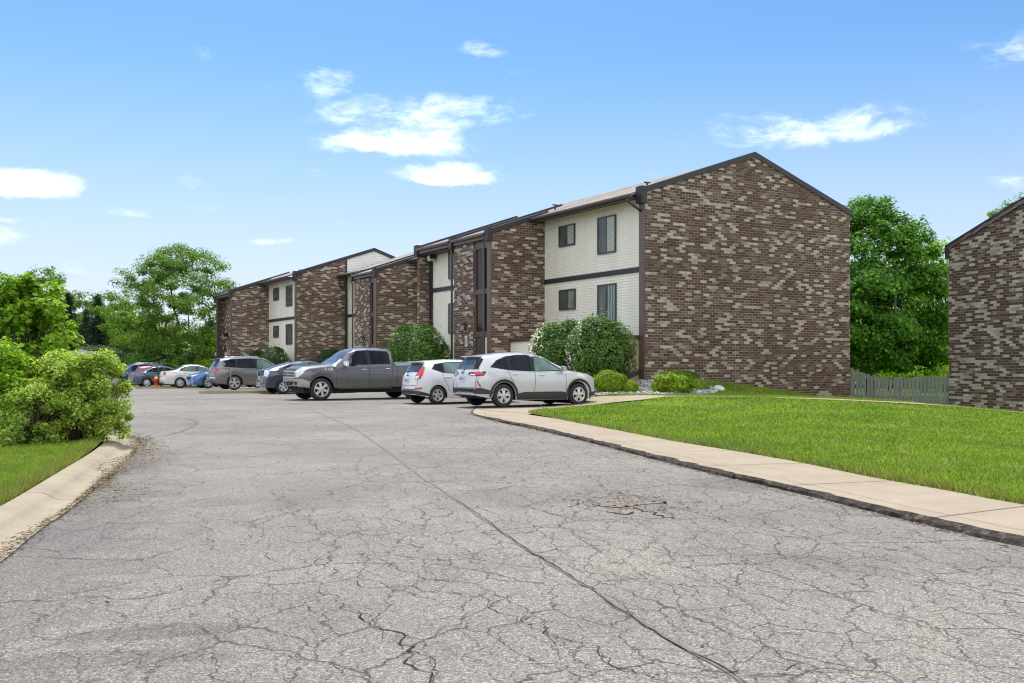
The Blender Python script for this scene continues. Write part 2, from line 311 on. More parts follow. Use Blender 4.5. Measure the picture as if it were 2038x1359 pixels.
# ------------------------------------------------------------------ object helpers
WL = {}
def tag(o, label=None, cat=None, group=None, kind=None):
    if label: o['label'] = label
    if cat: o['category'] = cat
    if group: o['group'] = group
    if kind: o['kind'] = kind
    return o
def wloc(o): return WL.get(o.name, Vector((0, 0, 0)))
def empty(name, loc, parent=None, rz=0.0):
    o = bpy.data.objects.new(name, None); COL.objects.link(o); o.empty_display_size = .3
    pl = wloc(parent) if parent else Vector((0, 0, 0))
    o.location = Vector(loc) - pl
    o.rotation_euler.z = rz
    if parent: o.parent = parent
    WL[o.name] = Vector(loc); return o
def link(name, me, mats, parent=None, loc=None):
    for mm in mats: me.materials.append(MATS[mm])
    o = bpy.data.objects.new(name, me); COL.objects.link(o)
    if parent: o.parent = parent
    if loc is not None: o.location = loc
    return o
class MB:
    """collects shapes in world (or a thing's local) space and links them as one mesh"""
    def __init__(s): s.v = []; s.f = []; s.mi = []; s.sm = []; s.cur = 0
    def poly(s, pts, smooth=False):
        i = len(s.v); s.v += [tuple(p) for p in pts]; s.f.append(list(range(i, i + len(pts)))); s.mi.append(s.cur); s.sm.append(smooth)
    def mesh(s, verts, faces, smooth=False):
        i = len(s.v); s.v += [tuple(p) for p in verts]
        for f in faces: s.f.append([i + k for k in f]); s.mi.append(s.cur); s.sm.append(smooth)
    def hexa(s, p):   # p: 8 corners, bottom 4 ccw then top 4
        s.mesh(p, [(3, 2, 1, 0), (4, 5, 6, 7), (0, 1, 5, 4), (1, 2, 6, 5), (2, 3, 7, 6), (3, 0, 4, 7)])
    def box(s, fn, a, b):   # fn maps (u,v,z)
        (x0, y0, z0), (x1, y1, z1) = a, b
        s.hexa([fn(x0, y0, z0), fn(x1, y0, z0), fn(x1, y1, z0), fn(x0, y1, z0), fn(x0, y0, z1), fn(x1, y0, z1), fn(x1, y1, z1), fn(x0, y1, z1)])
    def prism(s, pa, pb):   # two matching polygons
        n = len(pa); s.mesh(list(pa) + list(pb), [list(range(n))[::-1], list(range(n, 2 * n))] + [(k, (k + 1) % n, n + (k + 1) % n, n + k) for k in range(n)])
    def tube(s, pts, radii, sides=6, cap=True, smooth=True):
        pts = [Vector(p) for p in pts]; rings = []; i0 = len(s.v)
        for k, p in enumerate(pts):
            d = (pts[min(k + 1, len(pts) - 1)] - pts[max(k - 1, 0)]).normalized()
            a = d.cross(Vector((0, 0, 1)) if abs(d.z) < .9 else Vector((1, 0, 0))).normalized(); b = d.cross(a)
            r = radii[k] if hasattr(radii, '__len__') else radii
            for j in range(sides):
                t = 2 * math.pi * j / sides; s.v.append(tuple(p + a * math.cos(t) * r + b * math.sin(t) * r))
        for k in range(len(pts) - 1):
            for j in range(sides):
                s.f.append([i0 + k * sides + j, i0 + k * sides + (j + 1) % sides, i0 + (k + 1) * sides + (j + 1) % sides, i0 + (k + 1) * sides + j]); s.mi.append(s.cur); s.sm.append(smooth)
        if cap:
            for k in (0, len(pts) - 1):
                s.f.append([i0 + k * sides + j for j in range(sides)]); s.mi.append(s.cur); s.sm.append(False)
    def lathe(s, fn, prof, n=24, smooth=True):   # prof: (radius, height); fn(x,y,z)
        i0 = len(s.v); m = len(prof)
        for j in range(n):
            t = 2 * math.pi * j / n
            for r, h in prof: s.v.append(tuple(fn(r * math.cos(t), r * math.sin(t), h)))
        for j in range(n):
            for k in range(m - 1):
                a, b = j * m + k, ((j + 1) % n) * m + k
                s.f.append([i0 + a, i0 + b, i0 + b + 1, i0 + a + 1]); s.mi.append(s.cur); s.sm.append(smooth)
    def build(s, name, mats, parent=None, bevel=0.0, uv=False, local=False, sharp=None):
        if isinstance(mats, str): mats = [mats]
        off = Vector((0, 0, 0)) if (local or parent is None) else wloc(parent)
        me = bpy.data.meshes.new(name); me.from_pydata([tuple(Vector(p) - off) for p in s.v], [], s.f)
        me.polygons.foreach_set('material_index', s.mi); me.polygons.foreach_set('use_smooth', s.sm)
        bm = bmesh.new(); bm.from_mesh(me); bmesh.ops.recalc_face_normals(bm, faces=bm.faces)
        if bevel: 
            bmesh.ops.bevel(bm, geom=[e for e in bm.edges if len(e.link_faces) == 2 and e.calc_face_angle(0) > .5], offset=bevel, segments=1, affect='EDGES', clamp_overlap=True)
        bm.to_mesh(me); bm.free()
        if uv:
            ul = me.uv_layers.new(name='UVMap')
            for pl in me.polygons:
                n = pl.normal
                tt = Vector((-n.y, n.x, 0))
                if tt.length < .1: tt = Vector((1, 0, 0))
                tt.normalize()
                if tt.dot(Vector((.7, .5, 0))) < 0: tt = -tt
                for li in pl.loop_indices:
                    q = Vector(me.vertices[me.loops[li].vertex_index].co) + off
                    ul.data[li].uv = (q.dot(tt), q.z)
        if sharp: me.set_sharp_from_angle(angle=sharp)
        me.update()
        o = link(name, me, mats, parent)
        if parent is not None and not local: WL[o.name] = off
        return o
def np_mesh(name, verts, tris, mats, parent=None, attr=None):
    """verts (n,3), faces (m,k) as arrays -> object"""
    me = bpy.data.meshes.new(name); k = tris.shape[1]
    me.vertices.add(len(verts)); me.vertices.foreach_set('co', verts.astype(np.float32).ravel())
    me.loops.add(tris.size); me.loops.foreach_set('vertex_index', tris.astype(np.int32).ravel())
    me.polygons.add(len(tris)); me.polygons.foreach_set('loop_start', np.arange(0, tris.size, k, dtype=np.int32))
    if attr is not None:
        a = me.attributes.new(attr[0], 'FLOAT', 'POINT'); a.data.foreach_set('value', attr[1].astype(np.float32))
    me.update(calc_edges=True); me.validate()
    return link(name, me, [mats] if isinstance(mats, str) else mats, parent)
def copy_tree(o, parent=None):
    c = o.copy(); COL.objects.link(c)
    if parent: c.parent = parent
    for ch in list(o.children): copy_tree(ch, c)
    return c
# ------------------------------------------------------------------ GROUND
def cdt_mesh(name, poly, zf, m, step=1.0, kind='structure', label=None, cat=None, zoff=0.0, extra=()):
    poly = [Vector((p[0], p[1])) for p in poly]; bd = []
    for a, b in zip(poly, poly[1:] + poly[:1]):
        n = max(1, int((b - a).length / step))
        bd += [a + (b - a) * (i / n) for i in range(n)]
    xs = [p.x for p in bd]; ys = [p.y for p in bd]; pts = list(bd)
    x = min(xs)
    while x < max(xs):
        y = min(ys)
        while y < max(ys):
            pts.append(Vector((x + rnd.uniform(-.2, .2) * step, y + rnd.uniform(-.2, .2) * step))); y += step
        x += step
    r = delaunay_2d_cdt(pts, [], [list(range(len(bd)))], 1, 1e-4)
    mb = MB(); mb.mesh([(p.x, p.y, zf(p.x, p.y) + zoff) for p in r[0]], r[2], True)
    o = mb.build(name, m); return tag(o, label, cat, None, kind)
def inside(poly, X, Y):
    n = len(poly); c = np.zeros(X.shape, bool)
    for i in range(n):
        x1, y1 = poly[i][0], poly[i][1]; x2, y2 = poly[(i + 1) % n][0], poly[(i + 1) % n][1]
        if y1 == y2: continue
        c ^= ((y1 > Y) != (y2 > Y)) & (X < (x2 - x1) * (Y - y1) / (y2 - y1) + x1)
    return c
# kerb line of the walk beside the road (road side, at road level) and its lawn edge
KERB_R = [gp(*q) for q in ((930, 823), (984, 839), (1054, 853), (1152, 876), (1276, 909), (1395, 940), (1535, 970.5), (1667, 1003.5), (1873, 1055), (2033, 1093))]
KERB_R.insert(0, Vector((-1.15, 29.0, 0))); KERB_R.append(Vector((4.55, 5.2, 0))); KERB_R.append(Vector((5.7, 0, 0))); KERB_R.append(Vector((6.5, -4, 0)))
LAWN_E = [gp(*q, z=.08) for q in ((1050, 820), (1152, 841), (1235, 855.5), (1338, 876), (1474, 896.7), (1601, 919), (1749, 950), (1889, 973), (2033, 1001.6))]
LAWN_E.append(Vector((6.0, 5.2, 0))); LAWN_E.append(Vector((7.1, 0, 0))); LAWN_E.append(Vector((7.9, -4, 0)))
KERB_L = [gp(*q) for q in ((0, 1123), (79, 1054), (131, 1022), (200, 962), (262, 909), (280, 884), (268, 872))]     # gutter edge, road side
KERB_L = [Vector((-2.2, -4, 0)), Vector((-2.35, 1.5, 0)), Vector((-2.9, 4.6, 0))] + KERB_L + [Vector((-8.5, 18.6, 0)), Vector((-12, 19.4, 0)), Vector((-25, 20.5, 0)), Vector((-60, 22, 0))]
def offset_line(L, d):
    out = []
    for i, p in enumerate(L):
        t = (L[min(i + 1, len(L) - 1)] - L[max(i - 1, 0)]).normalized(); out.append(p + Vector((-t.y, t.x, 0)) * d)
    return out
W_L = .54
LAWN_L = offset_line(KERB_L, W_L)
def dense(L, step):
    out = []
    for a, b in zip(L, L[1:]):
        n = max(1, int((b - a).length / step)); out += [a.lerp(b, i / n) for i in range(n)]
    return out + [L[-1]]
def smooth_line(L, it=2):
    for _ in range(it):
        q = [L[0]]
        for a, b in zip(L, L[1:]): q += [a.lerp(b, .25), a.lerp(b, .75)]
        L = q + [L[-1]]
    return L
KERB_R = smooth_line(KERB_R); LAWN_E = smooth_line(LAWN_E); KERB_L = smooth_line(KERB_L); LAWN_L = offset_line(KERB_L, W_L)
# far earth sheet
mb = MB(); mb.poly([(-900, -200, -.82), (900, -200, -.82), (900, 1800, -.82), (-900, 1800, -.82)])
tag(mb.build('ground', 'far_ground'), kind='structure')
# asphalt sheet
PARK_U = -4.55
pf = [B(PARK_U, v, 0) for v in (-3.0, 0, 10, 20, 30, 40, 47)]
asph = [KERB_L[-1], Vector((-70, 60, 0)), Vector((-64, 84, 0)), Vector((-40, 90, 0)), B(-10, 62, 0), B(-8, 50, 0)] + pf[::-1] + [Vector((.6, 29.9, 0)), Vector((-.4, 29.3, 0))] + [p + Vector((.15, 0, 0)) for p in KERB_R] + [Vector((0, -4.2, 0))] + KERB_L
ROAD_POLY = [(p.x, p.y) for p in asph]
def road_z(x, y):
    u, v = uv_of(x, y)
    crown = 0
    return base_z(v) + .02 * sstep(-8, -4.6, u) * sstep(-6, -2, v)
cdt_mesh('road', asph, road_z, 'asphalt', 1.6)
# ragged cracks in the road (real strips of filled or open crack)
def crack(mb, pix, w0, w1, jag=.05, step=.16, seed=1, z=.004):
    rr = random.Random(seed); L = dense(smooth_line([gp(*q) for q in pix], 1), step); left = []; right = []
    ph = 0
    for i, p in enumerate(L):
        t = (L[min(i + 1, len(L) - 1)] - L[max(i - 1, 0)]).normalized(); n = Vector((-t.y, t.x, 0))
        ph = ph * .6 + rr.uniform(-jag, jag); w = rr.uniform(w0, w1) * .5 * min(1, (i + .5) / 3, (len(L) - i - .5) / 3)
        q = p + n * ph; left.append((q.x + n.x * w, q.y + n.y * w, road_z(q.x, q.y) + z)); right.append((q.x - n.x * w, q.y - n.y * w, road_z(q.x, q.y) + z))
    for i in range(len(L) - 1): mb.poly([right[i], right[i + 1], left[i + 1], left[i]])
mb = MB(); mb.cur = 1
crack(mb, ((600, 812), (640, 824), (700, 850), (745, 880), (790, 912), (830, 945), (905, 993), (940, 1016), (1010, 1068), (1075, 1110), (1160, 1160), (1230, 1210), (1310, 1262), (1400, 1310), (1500, 1375), (1600, 1440)), .006, .040, .012, .11, 3)
mb.cur = 0
crack(mb, ((905, 993), (940, 1016), (1010, 1068), (1075, 1110), (1160, 1160), (1230, 1210), (1310, 1262), (1400, 1310), (1520, 1385)), .002, .012, .012, .07, 4, .007)
for k, (pix, w0, w1) in enumerate([
    (((-40, 1206), (0, 1202), (100, 1195), (180, 1189), (260, 1190), (320, 1178), (345, 1168), (440, 1153), (500, 1142)), .006, .022),
    (((160, 1022), (230, 1015), (310, 1008), (360, 1001), (440, 1003), (560, 996)), .004, .016),
    (((690, 1200), (698, 1240), (760, 1262), (800, 1282), (830, 1310), (850, 1340), (880, 1380)), .008, .022),
    (((700, 1243), (752, 1254), (810, 1287), (848, 1330), (872, 1360)), .004, .012),
    (((640, 1105), (660, 1140), (700, 1160), (740, 1170), (820, 1170), (960, 1190)), .005, .014),
    (((700, 1095), (765, 1118), (805, 1140), (850, 1128), (890, 1130), (925, 1125)), .003, .012),
    (((545, 975), (600, 1030), (650, 1046), (690, 1058), (735, 1066), (800, 1080), (900, 1120), (930, 1150)), .004, .013),
    (((1020, 1220), (1060, 1245), (1110, 1275), (1180, 1300), (1235, 1325), (1290, 1365)), .006, .016),
    (((960, 1178), (1040, 1232), (1080, 1258), (1150, 1285), (1200, 1310), (1330, 1360)), .004, .012),
    (((840, 1180), (960, 1185), (1000, 1190), (1030, 1195)), .004, .012),
    (((1000, 1095), (1040, 1105), (1110, 1115), (1180, 1130), (1260, 1150), (1340, 1165)), .003, .011),
    (((1130, 1120), (1180, 1136), (1250, 1158), (1340, 1166), (1450, 1195)), .003, .010),
    (((1340, 1330), (1450, 1345), (1560, 1330), (1640, 1322), (1720, 1312)), .004, .013),
    (((480, 905), (500, 935), (515, 960), (560, 985), (600, 1020)), .003, .010),
    (((385, 1010), (405, 1035), (400, 1060), (425, 1090), (440, 1100)), .003, .011),
    (((498, 1060), (490, 1080), (530, 1110), (540, 1120), (500, 1122)), .003, .011),
    (((280, 820), (330, 830), (390, 836), (395, 842), (370, 855), (340, 866), (300, 868)), .02, .05),
    (((258, 860), (290, 866), (310, 873)), .02, .045), (((330, 838), (352, 840)), .03, .06),
    (((540, 800), (640, 806), (700, 800)), .02, .06), (((400, 826), (470, 824), (560, 820)), .01, .04),
    (((1180, 1002), (1215, 1012), (1260, 1013), (1290, 1016), (1320, 1027), (1360, 1034)), .025, .06), (((1090, 985), (1150, 983), (1200, 978), (1240, 985), (1280, 992)), .01, .03), (((1216, 1017), (1236, 1024), (1258, 1018)), .05, .09), (((1140, 994), (1175, 990), (1215, 990), (1250, 984), (1300, 990), (1350, 1000)), .008, .022), (((1290, 1002), (1330, 1008), (1380, 1018), (1440, 1040)), .006, .02),
    (((1250, 878), (1330, 905), (1420, 935), (1500, 962)), .003, .008)]):
    crack(mb, pix, w0 * .25, w1 * .55, .05, .05, 20 + k)
tag(mb.build('road_cracks', ['crack_fill', 'crack_seal']), kind='structure')
# shallow pothole with loose grit
mb = MB(); c = gp(1240, 1000); ring = []
pts = [(c.x, c.y, -.012)]
for i in range(40):
    a = i / 40 * 2 * math.pi; r = 1 + .22 * math.sin(3 * a + 1) + rnd.uniform(-.1, .1); ring.append((c.x + .33 * r * math.cos(a), c.y + .27 * r * math.sin(a), .005))
mb.mesh(ring + [(c.x, c.y, .0055)], [(i, (i + 1) % 40, 40) for i in range(40)])
mb.cur = 1; hr = random.Random(9)
for k in range(46):
    a = hr.uniform(0, 6.283); r0_ = hr.uniform(.30, .62); ln = hr.uniform(.05, .22); wd = hr.uniform(.006, .03) if r0_ < .42 else hr.uniform(.004, .012); ta = a + math.pi / 2 + hr.uniform(-.5, .5)
    q = Vector((c.x + r0_ * 1.15 * math.cos(a), c.y + r0_ * math.sin(a), .0062)); tv = Vector((math.cos(ta), math.sin(ta), 0)) * ln / 2; nv = Vector((-tv.y, tv.x, 0)).normalized() * wd / 2; md = Vector((hr.uniform(-.02, .02), hr.uniform(-.02, .02), 0))
    mb.poly([q - tv, q + md - nv, q + tv, q + md + nv])
tag(mb.build('pothole', ['pothole', 'crack_fill']), kind='structure')
# walk beside the road: slab with a broken edge
def strip(mb, A, Bl, za, zb, m=0):
    mb.cur = m
    for i in range(len(A) - 1): mb.poly([(A[i].x, A[i].y, za(A[i])), (A[i + 1].x, A[i + 1].y, za(A[i + 1])), (Bl[i + 1].x, Bl[i + 1].y, zb(Bl[i + 1])), (Bl[i].x, Bl[i].y, zb(Bl[i]))])
def kerb_h(p): return .050 * sstep(26.5, 22, p.y) + .012
KR = dense(KERB_R, .12); nL = len(KR)
def resample(L, n):
    d = [0]
    for a, b in zip(L, L[1:]): d.append(d[-1] + (b - a).length)
    out = []; k = 0
    for i in range(n):
        s = d[-1] * i / (n - 1)
        while k < len(d) - 2 and d[k + 1] < s: k += 1
        out.append(L[k].lerp(L[k + 1], (s - d[k]) / max(1e-6, d[k + 1] - d[k])))
    return out
LE = resample([Vector((1.3, 29.9, 0))] + LAWN_E, nL)
mb = MB(); jx = 0
top = []; mid = []; bot = []
for i, p in enumerate(KR):
    t = (KR[min(i + 1, nL - 1)] - KR[max(i - 1, 0)]).normalized(); n = Vector((-t.y, t.x, 0))
    if n.x < 0: n = -n
    jx = jx * .75 + rnd.uniform(-.045, .045); bite = abs(jx) + rnd.uniform(0, .022)
    top.append(p + n * (.05 + bite)); mid.append(p + n * (.01 + .5 * bite + rnd.uniform(0, .02))); bot.append(p + n * .035)
def rough(L, f): return [Vector((p.x, p.y, f(p))) for p in L]
T3 = rough(top, lambda p: kerb_h(p)); M3 = rough(mid, lambda p: kerb_h(p) * .55 + rnd.uniform(-.016, .014)); B3 = rough(bot, lambda p: -.01)
E3 = [Vector((p.x, p.y, kerb_h(p) + .003)) for p in LE]; E4 = [Vector((p.x, p.y, -.2)) for p in LE]
for i in range(nL - 1):
    mb.cur = 0; mb.poly([T3[i], T3[i + 1], E3[i + 1], E3[i]])
    mb.cur = 1; mb.poly([M3[i], M3[i + 1], T3[i + 1], T3[i]]); mb.poly([B3[i], B3[i + 1], M3[i + 1], M3[i]])
mb.cur = 2
for k in range(6, nL - 6, 14):      # control joints
    a, b = T3[k], E3[k]; t = (T3[k + 1] - T3[k]).normalized() * .008; up = Vector((0, 0, .004))
    mb.poly([a - t + up, a + t + up, b + t + up, b - t + up])
# long hairline joint parallel to the edge
for i in range(8, nL - 2):
    q0, q1 = T3[i].lerp(E3[i], .15), T3[i + 1].lerp(E3[i + 1], .15); n = (E3[i] - T3[i]).normalized() * .003; up = Vector((0, 0, .004))
    mb.poly([q0 - n + up, q1 - n + up, q1 + n + up, q0 + n + up])
tag(mb.build('sidewalk', ['sidewalk', 'kerb_broken', 'joint']), kind='structure')
# apron and the walk along the parked cars, and the narrow path across the lawn
apron = [Vector((-1.05, 28.9, 0)), Vector((-.4, 29.35, 0)), Vector((.6, 29.95, 0)), B(PARK_U, -3.0, 0), B(PARK_U, 0, 0), B(PARK_U, 20, 0), B(PARK_U, 47, 0), B(-3.3, 47, 0), B(-3.3, 20, 0), B(-3.5, 2, 0), B(-3.8, -1.0, 0), B(-3.7, -2.9, 0), Vector((5.2, 31.35, 0)), Vector((10, 30.9, 0)), Vector((15, 29.9, 0)), Vector((24, 28.3, 0)), Vector((24, 27.5, 0)), Vector((15, 29.15, 0)), Vector((10, 30.0, 0)), Vector((5.6, 30.45, 0)), Vector((3.1, 30.3, 0)), Vector((1.9, 29.3, 0)), Vector((1.3, 27.9, 0))] + [p for p in LE if 22 < p.y < 27.8][:14:2]
ap2 = [p for p in apron[:23]]
last = LE[0]
ap2 += [Vector((1.05, 27.4, 0)), gp(1050, 820, .05) + Vector((-.12, .2, 0)), Vector((-.6, 27.6, 0))]
def walk_z(x, y):
    u, v = uv_of(x, y)
    if x > 3.2: return gz(x, y) + .06
    if v > -2.5: return max(.03 + base_z(v), min(gz(x, y), .2)) + .012
    a = sstep(1.0, 3.2, x); return .02 * (1 - a) + a * (gz(x, y) + .06)
cdt_mesh('path', ap2, walk_z, 'sidewalk', .8)
# left kerb: rolled concrete edge
mb = MB(); KL = dense(KERB_L, .2); offs = [0, .19, .24, .29, .35, .41, .49, .54]; hts = [.006, .016, .035, .068, .088, .095, .095, .06]
lines = [offset_line(KL, d) for d in offs]
for k in range(len(offs) - 1):
    for i in range(len(KL) - 1):
        a, b, c2, d = lines[k][i], lines[k][i + 1], lines[k + 1][i + 1], lines[k + 1][i]
        mb.poly([(a.x, a.y, hts[k]), (b.x, b.y, hts[k]), (c2.x, c2.y, hts[k + 1]), (d.x, d.y, hts[k + 1])], True)
mb.cur = 1
for i in range(12, len(KL) - 6, 15):
    for k in range(len(offs) - 1):
        a, d = lines[k][i], lines[k + 1][i]; t = (KL[i + 1] - KL[i]).normalized() * .006
        mb.poly([(a.x - t.x, a.y - t.y, hts[k] + .004), (a.x + t.x, a.y + t.y, hts[k] + .004), (d.x + t.x, d.y + t.y, hts[k + 1] + .004), (d.x - t.x, d.y - t.y, hts[k + 1] + .004)])
tag(mb.build('kerb', ['kerb', 'joint']), kind='structure')
# lawns
def lawn_z(x, y): return gz(x, y)
le = [p for p in LE if p.y < 27.5]
LAWN_R = [(p.x, p.y) for p in [Vector((1.75, 28.9, 0)), Vector((1.1, 27.8, 0))] + le + [Vector((45, -4, 0)), Vector((60, 40, 0)), Vector((40, 92, 0)), B(3, 60, 0), B(-3.2, 52, 0), B(-3.35, 47, 0), B(-3.55, 2, 0), B(-3.85, -1.0, 0), B(-3.8, -2.9, 0), Vector((3.0, 30.4, 0))]]
def lz(x, y):
    far = sstep(60, 95, y)
    return (gz(x, y) + .02) * (1 - far) - .85 * far
cdt_mesh('lawn', LAWN_R, lz, 'lawn', 1.0)
LAWN_LP = [(p.x, p.y) for p in LAWN_L if p.y > -4] + [(-60, 21), (-60, -4)]
def llz(x, y): return .07 + .03 * math.sin(x * .7) * math.sin(y * .5)
o = cdt_mesh('lawn', LAWN_LP, llz, 'lawn', 1.0)
# lawn of the far side of the lot
FAR_L = [(-40, 90), (-64, 84), (-70, 60), (-120, 60), (-120, 140), (60, 140), (40, 92)] + [tuple(B(3, 60, 0)[:2]), tuple(B(-8, 50, 0)[:2]), tuple(B(-10, 62, 0)[:2])]
cdt_mesh('lawn', FAR_L, lambda x, y: -.56, 'lawn', 6.0)
# grass blades
def blades(n, xr, yr, poly, zf, hmin, hmax, w, edges, dens=None):
    X = nr.uniform(xr[0], xr[1], n); Y = nr.uniform(yr[0], yr[1], n) if dens is None else dens(n)
    ok = inside(poly, X, Y)
    k = (X / np.maximum(Y, .5)); ok &= (k > -.75) & (k < .80) & (Y > 3)
    X, Y = X[ok], Y[ok]
    # nearest distance to edge line for dry fringe
    E = np.array([(p.x, p.y) for p in edges]); dm = np.full(len(X), 9.0)
    for q in E: dm = np.minimum(dm, np.hypot(X - q[0], Y - q[1]))
    return X, Y, dm
def grass(name, X, Y, dm, zf, hmin, hmax, w):
    n = len(X); Zb = np.array([zf(a, b) for a, b in zip(X, Y)]) - .005
    pat = .75 + .5 * np.clip(.5 + .5 * np.sin(X * 1.7 + 1.3 * np.sin(Y * 1.1)) * np.sin(Y * 1.9 + 1.1 * np.sin(X * .9)), 0, 1)
    h = nr.uniform(hmin, hmax, n) * pat * (1 + .9 * (dm < .22) * nr.random(n)); a = nr.uniform(0, 2 * np.pi, n); lean = nr.normal(0, .45, (n, 2)) * h[:, None]
    ww = w * (1 + Y / 9.0) * nr.uniform(.7, 1.3, n) * .5
    V = np.zeros((n, 3, 3))
    V[:, 0] = np.stack([X - np.cos(a) * ww, Y - np.sin(a) * ww, Zb], 1); V[:, 1] = np.stack([X + np.cos(a) * ww, Y + np.sin(a) * ww, Zb], 1)
    V[:, 2] = np.stack([X + lean[:, 0], Y + lean[:, 1], Zb + h], 1)
    dry = np.clip(1 - dm / .35, 0, 1) * nr.random(n) + (nr.random(n) < .06) * nr.random(n)
    return np_mesh(name, V.reshape(-1, 3), np.arange(3 * n).reshape(n, 3), 'grass_blade', None, ('dry', np.repeat(np.clip(dry, 0, 1), 3)))
def dist_y(lo, hi):
    def f(n):  # more blades near
        u = nr.random(n); return 1 / (1 / lo + u * (1 / hi - 1 / lo))
    return f
X, Y, dm = blades(1150000, (-1, 22), (4, 33), LAWN_R, lz, 0, 0, 0, [p for p in dense(LE, .15) if p.y > 6], dist_y(4.6, 33.5))
_u = (X - C.x) * G.x + (Y - C.y) * G.y; _v = (X - C.x) * F.x + (Y - C.y) * F.y
keep = ~((_v > -3.6) & (_u > -3.5) & (_u < 2.6))
_pp = [(p.x, p.y) for p in ap2]; keep &= ~inside(_pp, X, Y)
X, Y, dm = X[keep], Y[keep], dm[keep]
tag(grass('grass', X, Y, dm, lz, .032, .070, .008), kind='stuff')
X, Y, dm = blades(420000, (-8, -3), (6, 16), LAWN_LP, llz, 0, 0, 0, [p for p in dense(LAWN_L, .15) if 6 < p.y < 19], None)
tag(grass('grass', X, Y, dm, llz, .03, .075, .005), kind='stuff')
# strip of grass in front of the gable and across the shade
X, Y, dm = blades(500000, (2, 24), (30, 46), LAWN_R, lz, 0, 0, 0, [Vector((0, 0, 0))], None)
_u = (X - C.x) * G.x + (Y - C.y) * G.y; _v = (X - C.x) * F.x + (Y - C.y) * F.y
_bp = [tuple(B(u, v, 0)[:2]) for u, v in ((-3.7, .2), (-3.7, -2.3), (-2.6, -2.9), (-1.6, -3.4), (-.2, -3.4), (1.0, -2.8), (1.7, -2.2), (2.0, -.02), (-3, 1))]
keep = (_v < -.05) & ~inside(_bp, X, Y) & ~inside(_pp, X, Y) & (_u > -3.9)
tag(grass('grass', X[keep], Y[keep], dm[keep], lz, .04, .085, .007), kind='stuff')
# gravel bed at the corner, with loose stones
BED = [B(-3.7, .2, 0), B(-3.7, -2.3, 0), B(-2.6, -2.9, 0), B(-1.6, -3.4, 0), B(-.2, -3.4, 0), B(1.0, -2.8, 0), B(1.7, -2.2, 0), B(2.0, -.02, 0), B(0, -.02, 0), B(-.02, .3, 0), B(-1.65, .3, 0), B(-1.7, 7, 0), B(-2.55, 7.2, 0), B(-2.6, 12, 0), B(-3.2, 12, 0)]
cdt_mesh('gravel', BED, lambda x, y: lz(x, y) + .05, 'gravel', .5)
BP = [(p.x, p.y) for p in BED]; n = 5200
X = nr.uniform(1, 8, n); Y = nr.uniform(33, 38, n); ok = inside(BP, X, Y); X, Y = X[ok], Y[ok]; n = len(X)
base = np.array([(1, 0, 0), (-1, 0, 0), (0, 1, 0), (0, -1, 0), (0, 0, 1), (0, 0, -1)], float); fc = np.array([(0, 2, 4), (2, 1, 4), (1, 3, 4), (3, 0, 4), (2, 0, 5), (1, 2, 5), (3, 1, 5), (0, 3, 5)])
S = nr.uniform(.018, .045, n)[:, None, None] * nr.uniform(.6, 1.3, (n, 1, 3)); P = np.stack([X, Y, np.array([lz(a, b) for a, b in zip(X, Y)]) + .06], 1)
V = base[None] * S + nr.normal(0, .006, (n, 6, 3)) + P[:, None]
tag(np_mesh('gravel_stones', V.reshape(-1, 3), (fc[None] + 6 * np.arange(n)[:, None, None]).reshape(-1, 3), 'stone'), kind='stuff')
# dry debris gathered at the kerbs and in the road
def debris(n, line, spread, side, seed):
    r = np.random.default_rng(seed); L = dense(line, .1); idx = r.integers(0, len(L), n); P = np.array([(p.x, p.y) for p in L])[idx]
    T = np.array([((L[min(i + 1, len(L) - 1)] - L[max(i - 1, 0)]).normalized())[:2] for i in idx]); N = np.stack([-T[:, 1], T[:, 0]], 1)
    clump = .5 + .5 * np.sin(idx * .13 + 2 * np.sin(idx * .041)); d = side * np.abs(r.normal(0, spread, n)) * (.25 + clump)
    return P + N * d[:, None] + T * r.uniform(-.07, .07, n)[:, None]
P = np.concatenate([debris(2600, [p for p in KERB_L if -1 < p.y < 18], .09, 1, 5) + [0.02, 0], debris(2400, [p for p in KERB_L if 8.5 < p.y < 18], .25, -1, 6), debris(900, [p for p in KERB_R if 4 < p.y < 27], .06, -1, 7), np.stack([nr.uniform(-7, 6, 420), nr.uniform(4.2, 27, 420)], 1), np.array([[c.x, c.y]]) + nr.normal(0, .42, (260, 2))])
n = len(P); h = np.where(P[:, 0] < -2.5, .034, .006)
A = nr.uniform(0, 6.28, n); Ls = nr.uniform(.006, .022, n); Ws = nr.uniform(.003, .009, n)
V = np.zeros((n, 4, 3)); D = np.stack([np.cos(A), np.sin(A)], 1); Nn = np.stack([-np.sin(A), np.cos(A)], 1)
for k, (a, b) in enumerate(((-1, -1), (1, -1), (1, 1), (-1, 1))): V[:, k, :2] = P + D * (Ls * a)[:, None] + Nn * (Ws * b)[:, None]; V[:, k, 2] = h + nr.uniform(0, .010, n)
m, t = mat('debris'); r = t.island(); t.pbsdf(t.ramp(r, [(0, (.05, .035, .02)), (.5, (.16, .11, .06)), (.85, (.30, .23, .13)), (1, (.04, .04, .04))]), .95, 0, .1)
tag(np_mesh('debris', V.reshape(-1, 3), np.arange(4 * n).reshape(n, 4), 'debris'), kind='stuff')
